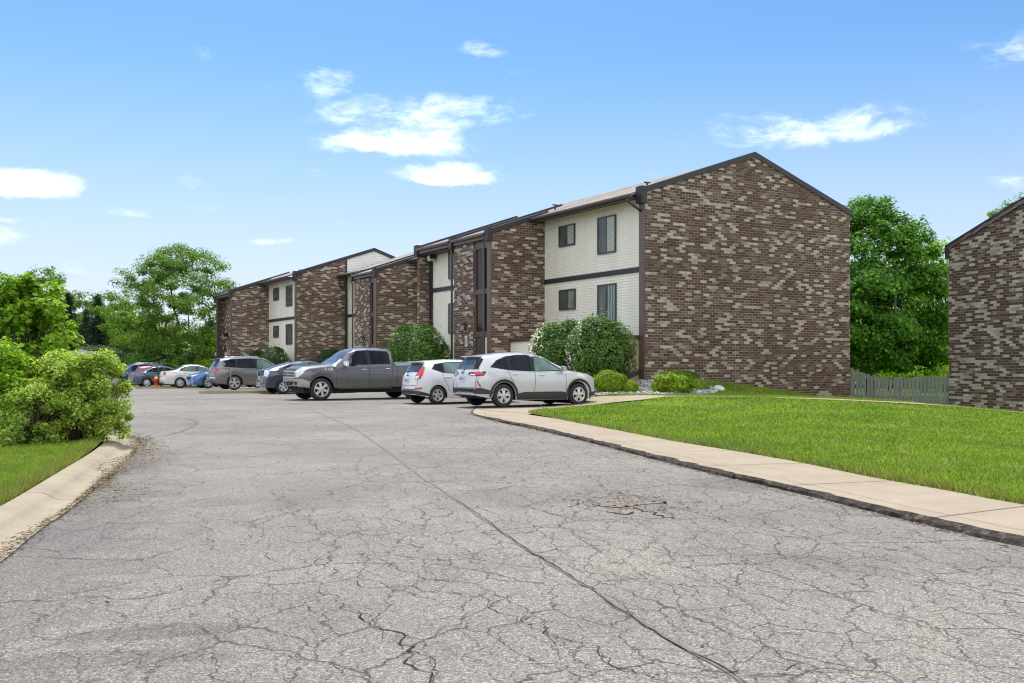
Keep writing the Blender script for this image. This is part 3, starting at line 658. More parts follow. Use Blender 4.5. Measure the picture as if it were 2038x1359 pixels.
# ------------------------------------------------------------------ BUILDINGS
SL = .342; HW = 5.55; DEP = 11.1
def siding_panel(mb, P, a0, a1, z0, z1, out, course=.105, clip=None):
    """P(a,z,o): point at along a, height z, outward offset o. lapped courses"""
    z = z0
    while z < z1 - 1e-4:
        t = min(z + course, z1)
        b0, b1, t0, t1 = a0, a1, a0, a1
        if clip:
            b0, b1 = clip(z); t0, t1 = clip(t)
            if b1 - b0 < .02: z = t; continue
            if t1 < t0: t0 = t1 = (t0 + t1) / 2
        mb.poly([P(b0, z, .020), P(b1, z, .020), P(t1, t, .002), P(t0, t, .002)])
        mb.poly([P(b0, z + .003, -.008), P(b1, z + .003, -.008), P(b1, z, .020), P(b0, z, .020)])
        z = t
def window(parent, u0, v0, v1, z0, z1, panes, split=.5, name='window'):
    """framed sliding window on facade plane u=u0 (outward -u)"""
    mb = MB(); f = .055
    def bx(a, b, c, d, o0=.055, o1=-.02): mb.box(B, (u0 - o0, a, c), (u0 - o1, b, d))
    bx(v0, v1, z0, z0 + f); bx(v0, v1, z1 - f, z1); bx(v0, v0 + f, z0 + f, z1 - f); bx(v1 - f, v1, z0 + f, z1 - f)
    vm = v0 + (v1 - v0) * split
    bx(vm - .025, vm + .025, z0 + f, z1 - f, .05)
    w = mb.build(name, 'window_frame', parent)
    for (a, b, g) in ((v0 + f, vm - .025, panes[0]), (vm + .025, v1 - f, panes[1])):
        p = MB(); p.box(B, (u0 - .034, a + .002, z0 + f + .002), (u0 - .03 + .012, b - .002, z1 - f - .002)); p.build('pane', g, w)
    return w
def rake(mb, u0, v, z0, ua, ub, th=.10, h=.24, over=.04):
    """roof-edge board on a cross wall: runs along u following the slope"""
    def zr(u): d = u - u0; return z0 + SL * min(d, DEP - d)
    us = sorted({ua, ub} | ({u0 + HW} if ua < u0 + HW < ub else set()))
    for a, b in zip(us, us[1:]):
        mb.hexa([B(a, v - over, zr(a) - h), B(b, v - over, zr(b) - h), B(b, v + th, zr(b) - h), B(a, v + th, zr(a) - h), B(a, v - over, zr(a)), B(b, v - over, zr(b)), B(b, v + th, zr(b)), B(a, v + th, zr(a))])
def cross_wall(name, m, parent, u0, z0, ua, ub, v0, v1, zb, drop=.16):
    def zr(u): d = u - u0; return z0 + SL * min(d, DEP - d) - drop
    top = [ua, ub] if not ua < u0 + HW < ub else [ua, u0 + HW, ub]
    pa = [(ua, zb), (ub, zb)] + [(u, zr(u)) for u in reversed(top)]
    mb = MB(); mb.prism([B(u, v0, z) for u, z in pa], [B(u, v1, z) for u, z in pa])
    return mb.build(name, m, parent, uv=True)
def gutter(mb, u, v0, v1, z):
    pr = [(0, .0), (-.11, .0), (-.13, -.07), (-.10, -.13), (0, -.13)]
    mb.prism([B(u + a, v0, z + b) for a, b in pr], [B(u + a, v1, z + b) for a, b in pr])
def unit(root, u0, dz, v0, vw, vp0, vp1, vend, side_u, fin, base, gable_split=None, eave_end=None, entry=True):
    z0 = 7.95 + dz; zs = lambda d: z0 - .1 + SL * d      # roof surface
    # end wall of the bay (gable, seen whole)
    if gable_split is None: cross_wall('gable_wall', 'brick', root, u0, z0, u0, u0 + DEP, v0, v0 + .3, base - 1.0)
    else:
        cross_wall('gable_wall', 'brick', root, u0, z0, u0, gable_split, v0, v0 + .3, base - .8)
        mb = MB()
        def zr(u): d = u - u0; return z0 + SL * min(d, DEP - d) - .16
        def clip(z):
            dd = (z + .16 - z0) / SL; return max(gable_split, u0 + dd), min(u0 + DEP, u0 + DEP - dd)
        siding_panel(mb, lambda a, z, o: B(a, v0 - o + .05, z), gable_split, u0 + DEP, base + 5.5, zr(u0 + HW), 1, .115, clip)
        mb.build('gable_siding', 'siding_white', root)
        mb = MB(); mb.box(B, (gable_split - .04, v0 - .04, base), (gable_split + .05, v0 + .05, zr(gable_split))); mb.build('corner_board', 'dark_trim', root)
    mb = MB(); rake(mb, u0, v0, z0, u0 - .1, u0 + DEP + .12, .34, .22)
    mb.box(B, (u0 - .16, v0 - .06, z0 - .62), (u0 + .07, v0 + .34, z0 + .02 + .0))
    mb.build('rake_board', 'dark_trim', root)
    mb = MB(); mb.box(B, (u0 - .035, v0 - .012, base - .8), (u0 + .02, v0 + .3, z0 - .62)); mb.build('corner_trim', 'gutter_brown', root)
    # core of the house
    mb = MB(); mb.box(B, (u0 + .1, v0 + .3, base - 1.2), (u0 + DEP, vend, z0 - .3)); mb.build('house_core', 'interior_dark', root)
    # sided bay
    mb = MB(); siding_panel(mb, lambda a, z, o: B(u0 + .09 - o, a, z), v0 + .3, vw, base, z0 - .34, 1); mb.build('siding_wall', 'siding', root)
    zb = 4.80 + dz
    mb = MB(); mb.box(B, (u0 + .03, v0 + .3, zb), (u0 + .09, vw, zb + .19)); mb.build('floor_band', 'dark_trim', root)
    mb = MB(); mb.box(B, (u0 - .5, v0 + .3, z0 - .40), (u0 + .09, vw, z0 - .36)); mb.build('soffit', 'soffit', root)
    # cross wall and rake of the porch bay
    fu = u0 - 2.6
    cross_wall('wing_wall', 'brick', root, u0, z0, fu, u0 + .1, vw, vw + .28, base - .8)
    mb = MB(); rake(mb, u0, vw, z0, fu - .12, u0 + .25, .30, .22)
    mb.box(B, (fu - .17, vw - .05, z0 - SL * 2.6 - .52), (fu + .05, vw + .30, z0 - SL * 2.6 - .0))
    if vp1: 
        rake(mb, u0, vp1 - .02, z0, fu - .12, u0 + 3.2, .24, .2); mb.box(B, (fu - .17, vp1 - .05, z0 - SL * 2.6 - .5), (fu + .05, vp1 + .24, z0 - SL * 2.6))
    if fin: 
        rake(mb, u0, vend, z0, fu - .12, u0 + 2.9, .30, .22); mb.box(B, (fu - .17, vend - .05, z0 - SL * 2.6 - .52), (fu + .05, vend + .3, z0 - SL * 2.6 + .02))
    mb.build('rake_board', 'dark_trim', root)
    mb = MB(); mb.box(B, (fu - .03, vw - .015, base - .8), (fu + .02, vw + .295, z0 - SL * 2.6 - .52)); mb.build('corner_trim', 'gutter_brown', root)
    # roof
    mb = MB()
    def slab(ua, ub, va, vb, t=.1):
        za, zb2 = (zs(min(ua - u0, DEP - (ua - u0))), zs(min(ub - u0, DEP - (ub - u0))))
        mb.hexa([B(ua, va, za - t), B(ub, va, zb2 - t), B(ub, vb, zb2 - t), B(ua, vb, za - t), B(ua, va, za), B(ub, va, zb2), B(ub, vb, zb2), B(ua, vb, za)])
    slab(u0 - .58, u0 + HW, v0 + .34, vw)
    slab(fu - .1, u0 + HW, vw + .30, (vp1 or vend) - .02)
    if vp1: slab((fu - .1) if fin else u0 - .58, u0 + HW, vp1 + .22, vend)
    slab(u0 + HW, u0 + DEP + .5, v0 + .34, vend)
    mb.build('roof', 'shingle', root)
    # gutters and fascia
    mb = MB(); gutter(mb, u0 - .58, v0 + .05, vw - .02, zs(-.58) - .02); mb.box(B, (u0 - .575, v0 + .3, zs(-.58) - .22), (u0 - .5, vw, zs(-.58) - .04)); mb.build('gutter', 'brown_trim', root)
    ze = zs(-2.7) - .02
    mb = MB(); gutter(mb, fu - .1, vw + .31, (vp1 or vend) - .06, ze); mb.box(B, (fu - .095, vw + .3, ze - .26), (fu - .02, (vp1 or vend) - .05, ze - .02))
    if vp1 and fin: gutter(mb, fu - .1, vp1 + .25, vend - .06, ze); mb.box(B, (fu - .095, vp1 + .25, ze - .26), (fu - .02, vend - .05, ze - .02))
    mb.build('gutter', 'gutter_brown', root)
    if vp1 and not fin:
        mb = MB(); gutter(mb, u0 - .58, vp1 + .2, vend, zs(-.58) - .02); mb.build('gutter', 'dark_trim', root)
    mb = MB(); mb.box(B, (fu + .0, vw + .28, ze - .30), (u0 + .09, vp1 or vend, ze - .26)); 
    if fin and vp1: mb.box(B, (fu, vp1, ze - .32), (side_u + .1, vend, ze - .28))
    mb.build('soffit', 'soffit', root)
    if entry:
        # pier in the front plane with its return
        mb = MB(); mb.box(B, (fu + .0, vp0, base - .8), (fu + .28, vp1, ze - .26)); mb.build('brick_pier', 'brick', root, uv=True)
        cross_wall('wing_wall', 'brick', root, u0, z0 - .12, fu + .28, u0 + .1, vp1 - .25, vp1 - .02, base - .8)
        # glazed stair entrance
        gu = fu + .12; e = MB()
        def bar(a, b, c, d, o=.06): e.box(B, (gu - o, a, c), (gu + .04, b, d))
        va, vb = vw + .28, vp0; vm = va + (vb - va) * .36; top = ze - .26
        l1, l2 = 4.45 + dz, 2.62 + dz
        bar(vb - .12, vb, base, top); bar(va, va + .06, base, top); bar(vm - .06, vm + .06, base, top, .08)
        bar(va + .06, vm - .06, top - .35, top); bar(vm + .06, vb - .12, top - .35, top)
        for z in (l1, l2): bar(va + .06, vm - .06, z - .11, z + .11); bar(vm + .06, vb - .12, z - .11, z + .11)
        en = e.build('entrance', 'entry_frame', root)
        for (a, b) in ((va + .06, vm - .06), (vm + .06, vb - .12)):
            for (c, d) in ((l1 + .11, top - .35), (l2 + .11, l1 - .11)):
                p = MB(); p.box(B, (gu - .01, a + .002, c + .002), (gu + .02, b - .002, d - .002)); p.build('pane', 'entry_glass', en)
        p = MB(); p.box(B, (gu - .03, va + .06, base), (gu + .02, vm - .07, l2 - .13)); p.build('door', 'door_paint', en)
        p = MB(); p.box(B, (gu - .02, vm + .06, base), (gu + .02, vb - .12, l2 - .13)); p.build('door', 'brown_trim', en)
        # sided bay beyond the pier
        mb = MB(); siding_panel(mb, lambda a, z, o: B(side_u - o, a, z), vp1 + .0, vend, base, (ze - .3) if fin else z0 - .34, 1); mb.build('siding_wall', 'siding', root)
        mb = MB(); mb.box(B, (side_u - .06, vp1, zb), (side_u, vend, zb + .19)); mb.build('floor_band', 'dark_trim', root)
        if fin: mb = MB(); mb.box(B, (side_u + .01, vp1, base - .8), (u0 + .1, vend, ze - .3)); mb.build('house_core', 'interior_dark', root)
        # down pipe
        mb = MB(); mb.tube([B(fu - .16, vp1 + .12, ze - .13), B(fu - .16, vp1 + .12, ze - .3), B(fu - .06, vp1 + .12, ze - .55), B(fu - .06, vp1 + .12, base)], .05, 8); mb.build('downpipe', 'gutter_brown', root)
    if fin: cross_wall('wing_wall', 'brick', root, u0, z0, fu, u0 + .1, vend, vend + .28, base - .8)
    return z0, zs, ze, fu
# ---- near block
b1 = tag(empty('apartment_building', B(0, 0, 0)), 'brown brick and cream siding block with the tall windowless gable, nearest behind the white suv', 'apartment building', 'apartment buildings of the complex')
z0, zs, ze, fu = unit(b1, 0, 0, 0, 7.1, 8.68, 10.51, 14.2, -2.0, True, .3)
def win_px(root, u0, xa, xb, yt, yb, panes, split=.5):
    xm = (xa + xb) / 2; va = on_u(u0, xa, 500)[0]; vb = on_u(u0, xb, 500)[0]
    zt = on_u(u0, xm, yt)[1]; zb = on_u(u0, xm, yb)[1]; return window(root, u0, min(va, vb), max(va, vb), zb, zt, panes, split)
win_px(b1, .07, 1113.4, 1145, 447.5, 489.5, ('blind_glass', 'window_glass'), .47)
win_px(b1, .07, 1190.5, 1226.5, 430, 504, ('blind_glass', 'window_glass'), .5)
win_px(b1, .07, 1114, 1146, 576, 616.5, ('curtain_glass', 'window_glass'), .47)
win_px(b1, .07, 1190.5, 1227, 565.5, 640, ('curtain_folds', 'window_glass'), .5)
for (yt, yb) in ((499, 556), (604, 664)):
    v, zt = on_u(-2.0, 895, yt); _, zb = on_u(-2.0, 895, yb); window(b1, -2.02, 10.75, v + .02, zb, zt, ('window_glass', 'window_glass'))
mb = MB(); mb.box(B, (-2.08, 13.92, .2), (-1.99, 14.2, ze - .33)); mb.build('corner_board', 'dark_trim', b1)
# short elbow at the gable corner gutter
mb = MB(); mb.tube([B(-.64, .22, zs(-.58) - .14), B(-.64, .22, zs(-.58) - .26), B(-.2, .2, zs(-.58) - .5), B(.02, .2, zs(-.58) - .62)], .05, 8); mb.build('downpipe', 'brown_trim', b1)
# low patio wall with a brown cap
pt = MB(); siding_panel(pt, lambda a, z, o: B(-1.64 - o, a, z), .3, 7.08, 0, 2.28, 1)
patio = pt.build('patio_wall', 'siding', b1)
mb = MB(); mb.box(B, (-1.62, .32, 0), (0, .4, 2.28)); mb.build('end_wall', 'tan_wall', patio)
mb = MB(); mb.box(B, (-1.72, .24, 2.28), (-1.50, 7.09, 2.41)); mb.box(B, (-1.50, .24, 2.28), (-.02, .42, 2.41)); mb.build('wall_cap', 'brown_trim', patio)
mb = MB(); mb.hexa([B(-1.6, .24, .35), B(0, .24, .98), B(0, .32, .98), B(-1.6, .32, .35), B(-1.6, .24, .52), B(0, .24, 1.15), B(0, .32, 1.15), B(-1.6, .32, .52)]); mb.build('stair_rail', 'brown_trim', patio)
mb = MB(); mb.box(B, (-1.62, .42, 1.95), (0, 7.08, 2.0)); mb.build('patio_deck', 'soffit', patio)
bin_ = MB(); bin_.box(B, (-1.2, 4.75, 2.0), (-.7, 5.5, 2.56)); bin_.box(B, (-1.23, 4.72, 2.56), (-.67, 5.53, 2.61))
tag(bin_.build('storage_box', 'bin_blue', bevel=.015), 'small pale blue storage box behind the low capped wall', 'storage box')
def lantern(root, u, v, z):
    mb = MB(); mb.box(B, (u - .03, v - .05, z - .16), (u, v + .05, z + .22)); mb.tube([B(u - .02, v, z + .16), B(u - .10, v, z + .24), B(u - .16, v, z + .2)], .012, 6)
    mb.lathe(lambda x, y, h: B(u - .16 + x, v + y, z + h), [(.02, .22), (.10, .12), (.09, .10), (.02, .1)], 8, False); mb.lathe(lambda x, y, h: B(u - .16 + x, v + y, z + h), [(.02, -.22), (.06, -.16), (.06, -.14), (.02, -.14)], 8, False)
    for k in range(4): a = math.pi / 2 * k + .78; mb.tube([B(u - .16 + .085 * math.cos(a), v + .085 * math.sin(a), z + .1), B(u - .16 + .055 * math.cos(a), v + .055 * math.sin(a), z - .15)], .008, 4)
    L = mb.build('wall_lantern', 'black_metal', root)
    g = MB(); g.lathe(lambda x, y, h: B(u - .16 + x, v + y, z + h), [(.07, .09), (.045, -.14)], 8); g.build('lantern_glass', 'lantern_glass', L)
v, z = on_u(fu, 927, 652); lantern(b1, fu, v, z)
v, z = on_u(fu, 928, 681); v2, z2 = on_u(fu, 925, 668); _, z3 = on_u(fu, 928, 690)
mb = MB(); mb.box(B, (fu - .03, v - .09, z3), (fu, v + .09, z2)); pl = mb.build('notice_plate', 'paper_white', b1)
mb = MB(); mb.box(B, (fu - .036, v - .05, z3 + .08), (fu - .031, v + .05, z2 - .12)); mb.build('notice_print', 'silver_trim', pl)
def floodlight(root, u, v, z):
    mb = MB(); mb.box(B, (u - .05, v - .1, z - .1), (u, v + .1, z + .22)); mb.box(B, (u - .36, v - .17, z - .12), (u - .05, v + .17, z + .16)); L = mb.build('floodlight', 'black_metal', root, bevel=.01)
    g = MB(); g.box(B, (u - .34, v - .15, z - .22), (u - .07, v + .15, z - .121)); g.box(B, (u - .345, v - .15, z - .12), (u - .361, v + .15, z + .02)); g.build('lamp_lens', 'lantern_glass', L)
v, z = on_u(-2.3, 853, 511); floodlight(b1, -2.05, 13.6, z)
def roof_vent(root, u, v, zt, h=.35):
    mb = MB(); mb.tube([B(u, v, zt - .2), B(u, v, zt + h)], .04, 8); mb.tube([B(u - .14, v, zt + h), B(u + .14, v, zt + h)], .03, 6); mb.build('roof_vent', 'black_metal', root)
roof_vent(b1, .55, .55, zs(.55), .2); roof_vent(b1, 1.2, 8.0, zs(1.2), .22)
# small utility boxes near the fin
mb = MB(); mb.box(B, (fu - .06, 14.26, 2.0), (fu, 14.44, 2.5)); mb.build('meter_box', 'dark_trim', b1)
# ---- far stepped block
b2 = tag(empty('apartment_building', B(1.4, 15.85, 0)), 'lower stepped brown brick block farther down the lot, with a white sided gable peak', 'apartment building', 'apartment buildings of the complex')
unit(b2, 1.4, -.26, 15.85, 22.95, 24.0, 26.4, 34.6, 1.49, False, .1)
z3u = unit(b2, -2.1, -.43, 34.6, 41.1, None, None, 45.2, -4.2, True, -.1, gable_split=1.4, entry=False)
fu3 = z3u[3]
for (xa, xb, yt, yb) in ((545, 555.4, 573, 598), (570, 582, 567.6, 609.5), (545, 555, 648.5, 671.5), (570, 582, 645, 685.6)):
    win_px(b2, -2.03, xa, xb, yt, yb, ('window_glass', 'window_glass'))
mb = MB(); mb.box(B, (fu3 + .5, 41.38, -.9), (fu3 + .8, 45.2, z3u[2] - .26)); mb.build('porch_wall', 'brick', b2, uv=True)
mb = MB(); mb.box(B, (fu3 - .08, 44.95, -.9), (fu3 + .1, 45.24, z3u[2] - .2)); mb.build('corner_trim', 'brown_trim', b2)
v, z = on_u(fu3 + .5, 449, 692); lantern(b2, fu3 + .5, v, z)
mb = MB(); v, z = on_u(fu3 + .5, 450, 707); mb.box(B, (fu3 + .44, v - .16, z - .25), (fu3 + .5, v + .16, z + .2)); mb.build('notice_plate', 'paper_white', b2)
v, z = on_u(fu3 + .5, 453, 667); floodlight(b2, fu3 + .5, v, z)
v, z = on_u(-1.2, 722, 676); lantern(b2, -1.2, 24.9, z)
mb = MB(); mb.tube([B(.82, 34.45, 7.0), B(.9, 34.45, 6.75), B(1.3, 34.45, 6.3), B(1.32, 34.45, 0)], .06, 8); mb.build('downpipe', 'dark_trim', b2)
roof_vent(b2, -1.9, 34.3, 7.42, .18)
# ---- block at the right edge
RO = Vector((17.47, 39.4, 0)); RD = Vector((.32, -.9474, 0)); RN = Vector((.9474, .32, 0))
def BR(a, b, z): return RO + RD * a + RN * b + Z * z
b3 = tag(empty('apartment_building', RO), 'brown brick gable end beyond the picket fence, cut by the edge of the view', 'apartment building', 'apartment buildings of the complex')
def zr3(a): return 6.1 + SL * min(a, 12 - a)
mb = MB(); pa = [(0, -1.6), (12, -1.6), (12, zr3(12)), (6, zr3(6)), (0, zr3(0))]
mb.prism([BR(a, 0, z - .08) for a, z in pa], [BR(a, .3, z - .08) for a, z in pa]); mb.build('gable_wall', 'brick_right', b3, uv=True)
mb = MB()
for a, b in ((-.12, 6), (6, 12.12)):
    mb.hexa([BR(a, -.04, zr3(a) - .16), BR(b, -.04, zr3(b) - .16), BR(b, .34, zr3(b) - .16), BR(a, .34, zr3(a) - .16), BR(a, -.04, zr3(a) + .05), BR(b, -.04, zr3(b) + .05), BR(b, .34, zr3(b) + .05), BR(a, .34, zr3(a) + .05)])
mb.box(BR, (-.15, -.05, 5.55), (.04, .34, 6.1))
mb.build('rake_board', 'dark_trim', b3)
mb = MB()
for k in range(24):     # buckled flashing strip
    a0, a1 = k * .25, (k + 1) * .25
    w0 = .03 * math.sin(k * 1.9) * (k > 3); w1 = .03 * math.sin((k + 1) * 1.9) * (k + 1 > 3)
    mb.poly([BR(a0, -.052 - abs(w0), zr3(a0) - .20 + w0 * .4), BR(a1, -.052 - abs(w1), zr3(a1) - .20 + w1 * .4), BR(a1, -.05, zr3(a1) - .07 + w1), BR(a0, -.05, zr3(a0) - .07 + w0)])
mb.build('flashing', 'gutter_brown', b3)
mb = MB(); mb.box(BR, (.02, .3, -1.6), (11.98, 16, 5.9)); mb.build('house_core', 'interior_dark', b3)
mb = MB(); siding_panel(mb, lambda a, z, o: BR(-o - .002 + .02, a, z), .3, 16, -1.2, 5.9, 1); mb.build('siding_wall', 'siding', b3)
mb = MB()
for a, b in ((-.5, 6), (6, 12.5)): mb.hexa([BR(a, .34, zr3(a) - .12), BR(b, .34, zr3(b) - .12), BR(b, 16.3, zr3(b) - .12), BR(a, 16.3, zr3(a) - .12), BR(a, .34, zr3(a)), BR(b, .34, zr3(b)), BR(b, 16.3, zr3(b)), BR(a, 16.3, zr3(a))])
mb.build('roof', 'shingle', b3)
# ---- picket fence between the blocks
P0 = B(DEP + .05, .12, 0); P1 = BR(0, .12, 0)
fr = tag(empty('picket_fence', (P0 + P1) / 2), 'weathered grey green wooden picket fence sagging between two brick gables', 'fence')
n = 27; L = (P1 - P0); t = L.normalized(); nn = Vector((-t.y, t.x, 0)); mb = MB(); pk = random.Random(4)
def ftop(s): return interp(s, [(0, 1.18), (.1, 1.05), (.25, .84), (.4, .76), (.55, .76), (.75, .84), (1, .86)])
def fbot(s): return interp(s, [(0, -.36), (1, -.62)])
for i in range(n):
    s = (i + .5) / n; c = P0 + L * s; w = .062 * pk.uniform(.92, 1.05); a = pk.uniform(-.02, .02); zt = ftop(s) + pk.uniform(-.03, .03); zb = fbot(s) - .1
    if i == 12: a = .06
    def q(x, y, z, c=c, a=a): return c + t * (x + a * z) + nn * y + Z * z
    mb.hexa([q(-w, -.012, zb), q(w, -.012, zb), q(w, .012, zb), q(-w, .012, zb), q(-w, -.012, zt), q(w, -.012, zt), q(w, .012, zt), q(-w, .012, zt)])
mb.build('pickets', 'fence_wood', fr)
for dzr in (.25, .85):
    mb = MB()
    for i in range(8):
        s0, s1 = i / 8, (i + 1) / 8; a, b = P0 + L * s0 + nn * .018, P0 + L * s1 + nn * .018; z0_, z1_ = fbot(s0) + (ftop(s0) - fbot(s0)) * dzr, fbot(s1) + (ftop(s1) - fbot(s1)) * dzr
        mb.hexa([a + Z * (z0_ - .045), b + Z * (z1_ - .045), b + nn * .035 + Z * (z1_ - .045), a + nn * .035 + Z * (z0_ - .045), a + Z * (z0_ + .045), b + Z * (z1_ + .045), b + nn * .035 + Z * (z1_ + .045), a + nn * .035 + Z * (z0_ + .045)])
    mb.build('rail', 'fence_wood', fr)
for s in (.015, .5, .985):
    mb = MB(); c = P0 + L * s + nn * .1; mb.box(lambda x, y, z: c + t * x + nn * y + Z * z, (-.045, -.045, -1), (.045, .045, ftop(s) + .02)); mb.build('post', 'fence_wood', fr)
# ---- far small buildings behind the shrubs
sh = tag(empty('garden_shed', (-31.5, 72, -.6)), 'small shed with dark grey hipped roof beyond the bushes', 'shed')
mb = MB(); c = Vector((-31.5, 72, 0)); rr = 2.1; e = 1.72; ap = 2.45
cs = [(c.x - rr, c.y - rr), (c.x + rr, c.y - rr), (c.x + rr, c.y + rr), (c.x - rr, c.y + rr)]
for i in range(4): mb.poly([(cs[i][0], cs[i][1], e), (cs[(i + 1) % 4][0], cs[(i + 1) % 4][1], e), (c.x, c.y, ap)])
mb.poly([(x, y, e - .12) for x, y in cs]); 
for i in range(4): a, b = cs[i], cs[(i + 1) % 4]; mb.poly([(a[0], a[1], e - .12), (b[0], b[1], e - .12), (b[0], b[1], e), (a[0], a[1], e)])
mb.build('roof', 'shed_roof', sh)
mb = MB(); mb.box(lambda x, y, z: Vector((x, y, z)), (c.x - 1.8, c.y - 1.8, -.7), (c.x + 1.8, c.y + 1.8, e - .12)); mb.build('wall', 'siding_white', sh)
mb = MB(); mb.box(lambda x, y, z: Vector((x, y, z)), (c.x - .45, c.y - 1.84, -.6), (c.x + .45, c.y - 1.8, 1.35)); mb.build('door', 'brown_trim', sh)
ho = tag(empty('house', (-50, 122, -.6)), 'tan sided house with brown roof half hidden behind dark conifers', 'house')
mb = MB(); hb = lambda x, y, z: Vector((-50 + x, 122 + y, z)); mb.box(hb, (-8, -4, -.8), (8, 4, 4.6)); mb.build('wall', 'house_wall', ho)
mb = MB(); mb.prism([hb(-8.5, -4.6, 4.5), hb(-8.5, 4.6, 4.5), hb(-8.5, 0, 6.6)], [hb(8.5, -4.6, 4.5), hb(8.5, 4.6, 4.5), hb(8.5, 0, 6.6)]); mb.build('roof', 'brown_trim', ho)
for x in (-5, -1, 3, 6): mb = MB(); mb.box(hb, (x - .6, -4.05, 2.2), (x + .6, -3.99, 3.6)); mb.build('window', 'window_glass', ho)
# ------------------------------------------------------------------ VEHICLES
def fill_poly(poly, res):
    poly = [Vector(p) for p in poly]; bd = []
    for a, b in zip(poly, poly[1:] + poly[:1]):
        n = max(1, int((b - a).length / res)); bd += [a.lerp(b, i / n) for i in range(n)]
    xs = [p.x for p in bd]; ys = [p.y for p in bd]; pts = list(bd); x = min(xs) + res
    while x < max(xs):
        y = min(ys) + res
        while y < max(ys): pts.append(Vector((x, y))); y += res
        x += res
    r = delaunay_2d_cdt(pts, [], [list(range(len(bd)))], 1, 1e-5); return r[0], r[2]
class Car:
    """lofted body; x forward (front +), y to the driver's left, z up. spec lengths measured from the nose"""
    def __init__(s, name, loc, heading, spec, label, cat='car', group='cars parked along the building'):
        s.S = spec; s.L, s.W = spec['L'], spec['W']
        s.root = empty(name, loc, None, heading); tag(s.root, label, cat, group)
        WL[s.root.name] = Vector((0, 0, 0))
        s.body(spec)
    def X(s, xf): return s.L / 2 - xf
    def body(s, S):
        L, W = s.L, s.W; top = S['top']; belt = S['belt']; tr = S['tyre']; ra = tr + S.get('archgap', .05)
        st = set(np.linspace(0, L, 84).tolist()) | {p[0] for p in top}
        for xw in S['axles']:
            for k in range(13): st.add(xw + ra * math.cos(math.pi * k / 12))
        st = sorted(x for x in st if 0 <= x <= L); xs = [st[0]]
        for x in st[1:]:
            if x - xs[-1] > .012: xs.append(x)
        xs[-1] = L
        rings = []
        for x in xs:
            zt = interp(x, top); zb = interp(x, S['bot'])
            af, ar = S.get('taper', (.9, .8)); wf = 1 - S.get('nose', .12) * max(0, (af - x) / af) ** 2.2; wr = 1 - S.get('tail', .09) * max(0, (x - (L - ar)) / ar) ** 2.2
            w = W / 2 * wf * wr; low = zb
            for xw in S['axles']:
                if abs(x - xw) < ra: low = max(low, tr + math.sqrt(max(0, ra * ra - (x - xw) ** 2)) - .005)
            zbelt = min(interp(x, belt), zt - .05); cab = min(1, max(0, (zt - interp(x, belt)) / .40))
            yr = (w - .16) * (1 - cab) + (S['roofw'] / 2) * cab; zr = zt - .035 - .035 * cab
            zlow = low + .10; zmid = zbelt * .62 + low * .38 if low > tr else .62 * zbelt + .12
            pr = [(0, low + .03), (w - .16, low + .015), (w - .035, low), (w - .004, max(zlow, low + .03))]
            zm = max(zmid, pr[-1][1] + .03); zk = max(zbelt - .13, zm + .03); zbelt = max(zbelt, zk + .02)
            pr += [(w, zm), (w - .012, zk), (w - .045, zbelt)]
            zr = max(zr, zbelt + .01); yr = min(yr, w - .06)
            pr += [(yr + .02, zr - .02 * cab), (yr - .05, zr + .015), (yr * .62, max(zr + .018, zt - .012)), (yr * .3, max(zr + .02, zt - .003)), (0, max(zr + .02, zt))]
            full = pr + [(-y, z) for y, z in pr[-2:0:-1]]
            ring = []
            for y, z in full:
                q = (y / (W / 2)) ** 2; xx = s.X(x) - S.get('bowf', .22) * q * math.exp(-x / .35) + S.get('bowr', .12) * q * math.exp(-(L - x) / .35); ring.append((xx, y, z))
            rings.append(ring)
        n = len(rings[0]); mb = MB()
        V = [p for r in rings for p in r]; i0 = 0; mb.v = [tuple(p) for p in V]
        for i in range(len(rings) - 1):
            for k in range(n):
                a, b = i * n + k, i * n + (k + 1) % n
                under = k in (0, 1, n - 1, n - 2)
                mb.f.append([a, b, b + n, a + n]); mb.mi.append(1 if under else 0); mb.sm.append(True)
        for i, fl in ((0, 1), (len(rings) - 1, 0)):
            cpt = Vector((sum(p[0] for p in rings[i]) / n, 0, sum(p[2] for p in rings[i]) / n)); mb.v.append(tuple(cpt)); ci = len(mb.v) - 1
            for k in range(n): mb.f.append([i * n + k, i * n + (k + 1) % n, ci]); mb.mi.append(0); mb.sm.append(True)
        s.bvh = BVHTree.FromPolygons([Vector(v) for v in mb.v], mb.f)
        s.bodyobj = mb.build('body', [S['paint'], 'wheel_dark'], s.root, local=True, sharp=R(38))
    def cast(s, mode, a, b):
        if mode in 'LR': sg = 1 if mode == 'L' else -1; o = Vector((s.X(a), 3 * sg, b)); d = Vector((0, -sg, 0))
        elif mode == 'F': o = Vector((s.L / 2 + 2, a, b)); d = Vector((-1, 0, 0))
        elif mode == 'B': o = Vector((-s.L / 2 - 2, a, b)); d = Vector((1, 0, 0))
        elif mode in 'WV':      # wrap round the tail (W) or nose (V): a = scaled angle from the axis, + to the left
            q = a / .016 * math.pi / 180; k = -1 if mode == 'W' else 1; d = Vector((-k * math.cos(q), -math.sin(q), 0)); o = Vector((k * (s.L / 2 - .6), 0, b)) - d * 3
        else: o = Vector((s.X(a), b, 4)); d = Vector((0, 0, -1))
        h = s.bvh.ray_cast(o, d)
        for k in range(4):
            if h[0]: break
            h = s.bvh.ray_cast(o + Vector((.0007 * (k + 1), .0006 * (k + 1), .0009 * (k - 1.5))), d)
        return (h[0], d) if h[0] else (None, d)
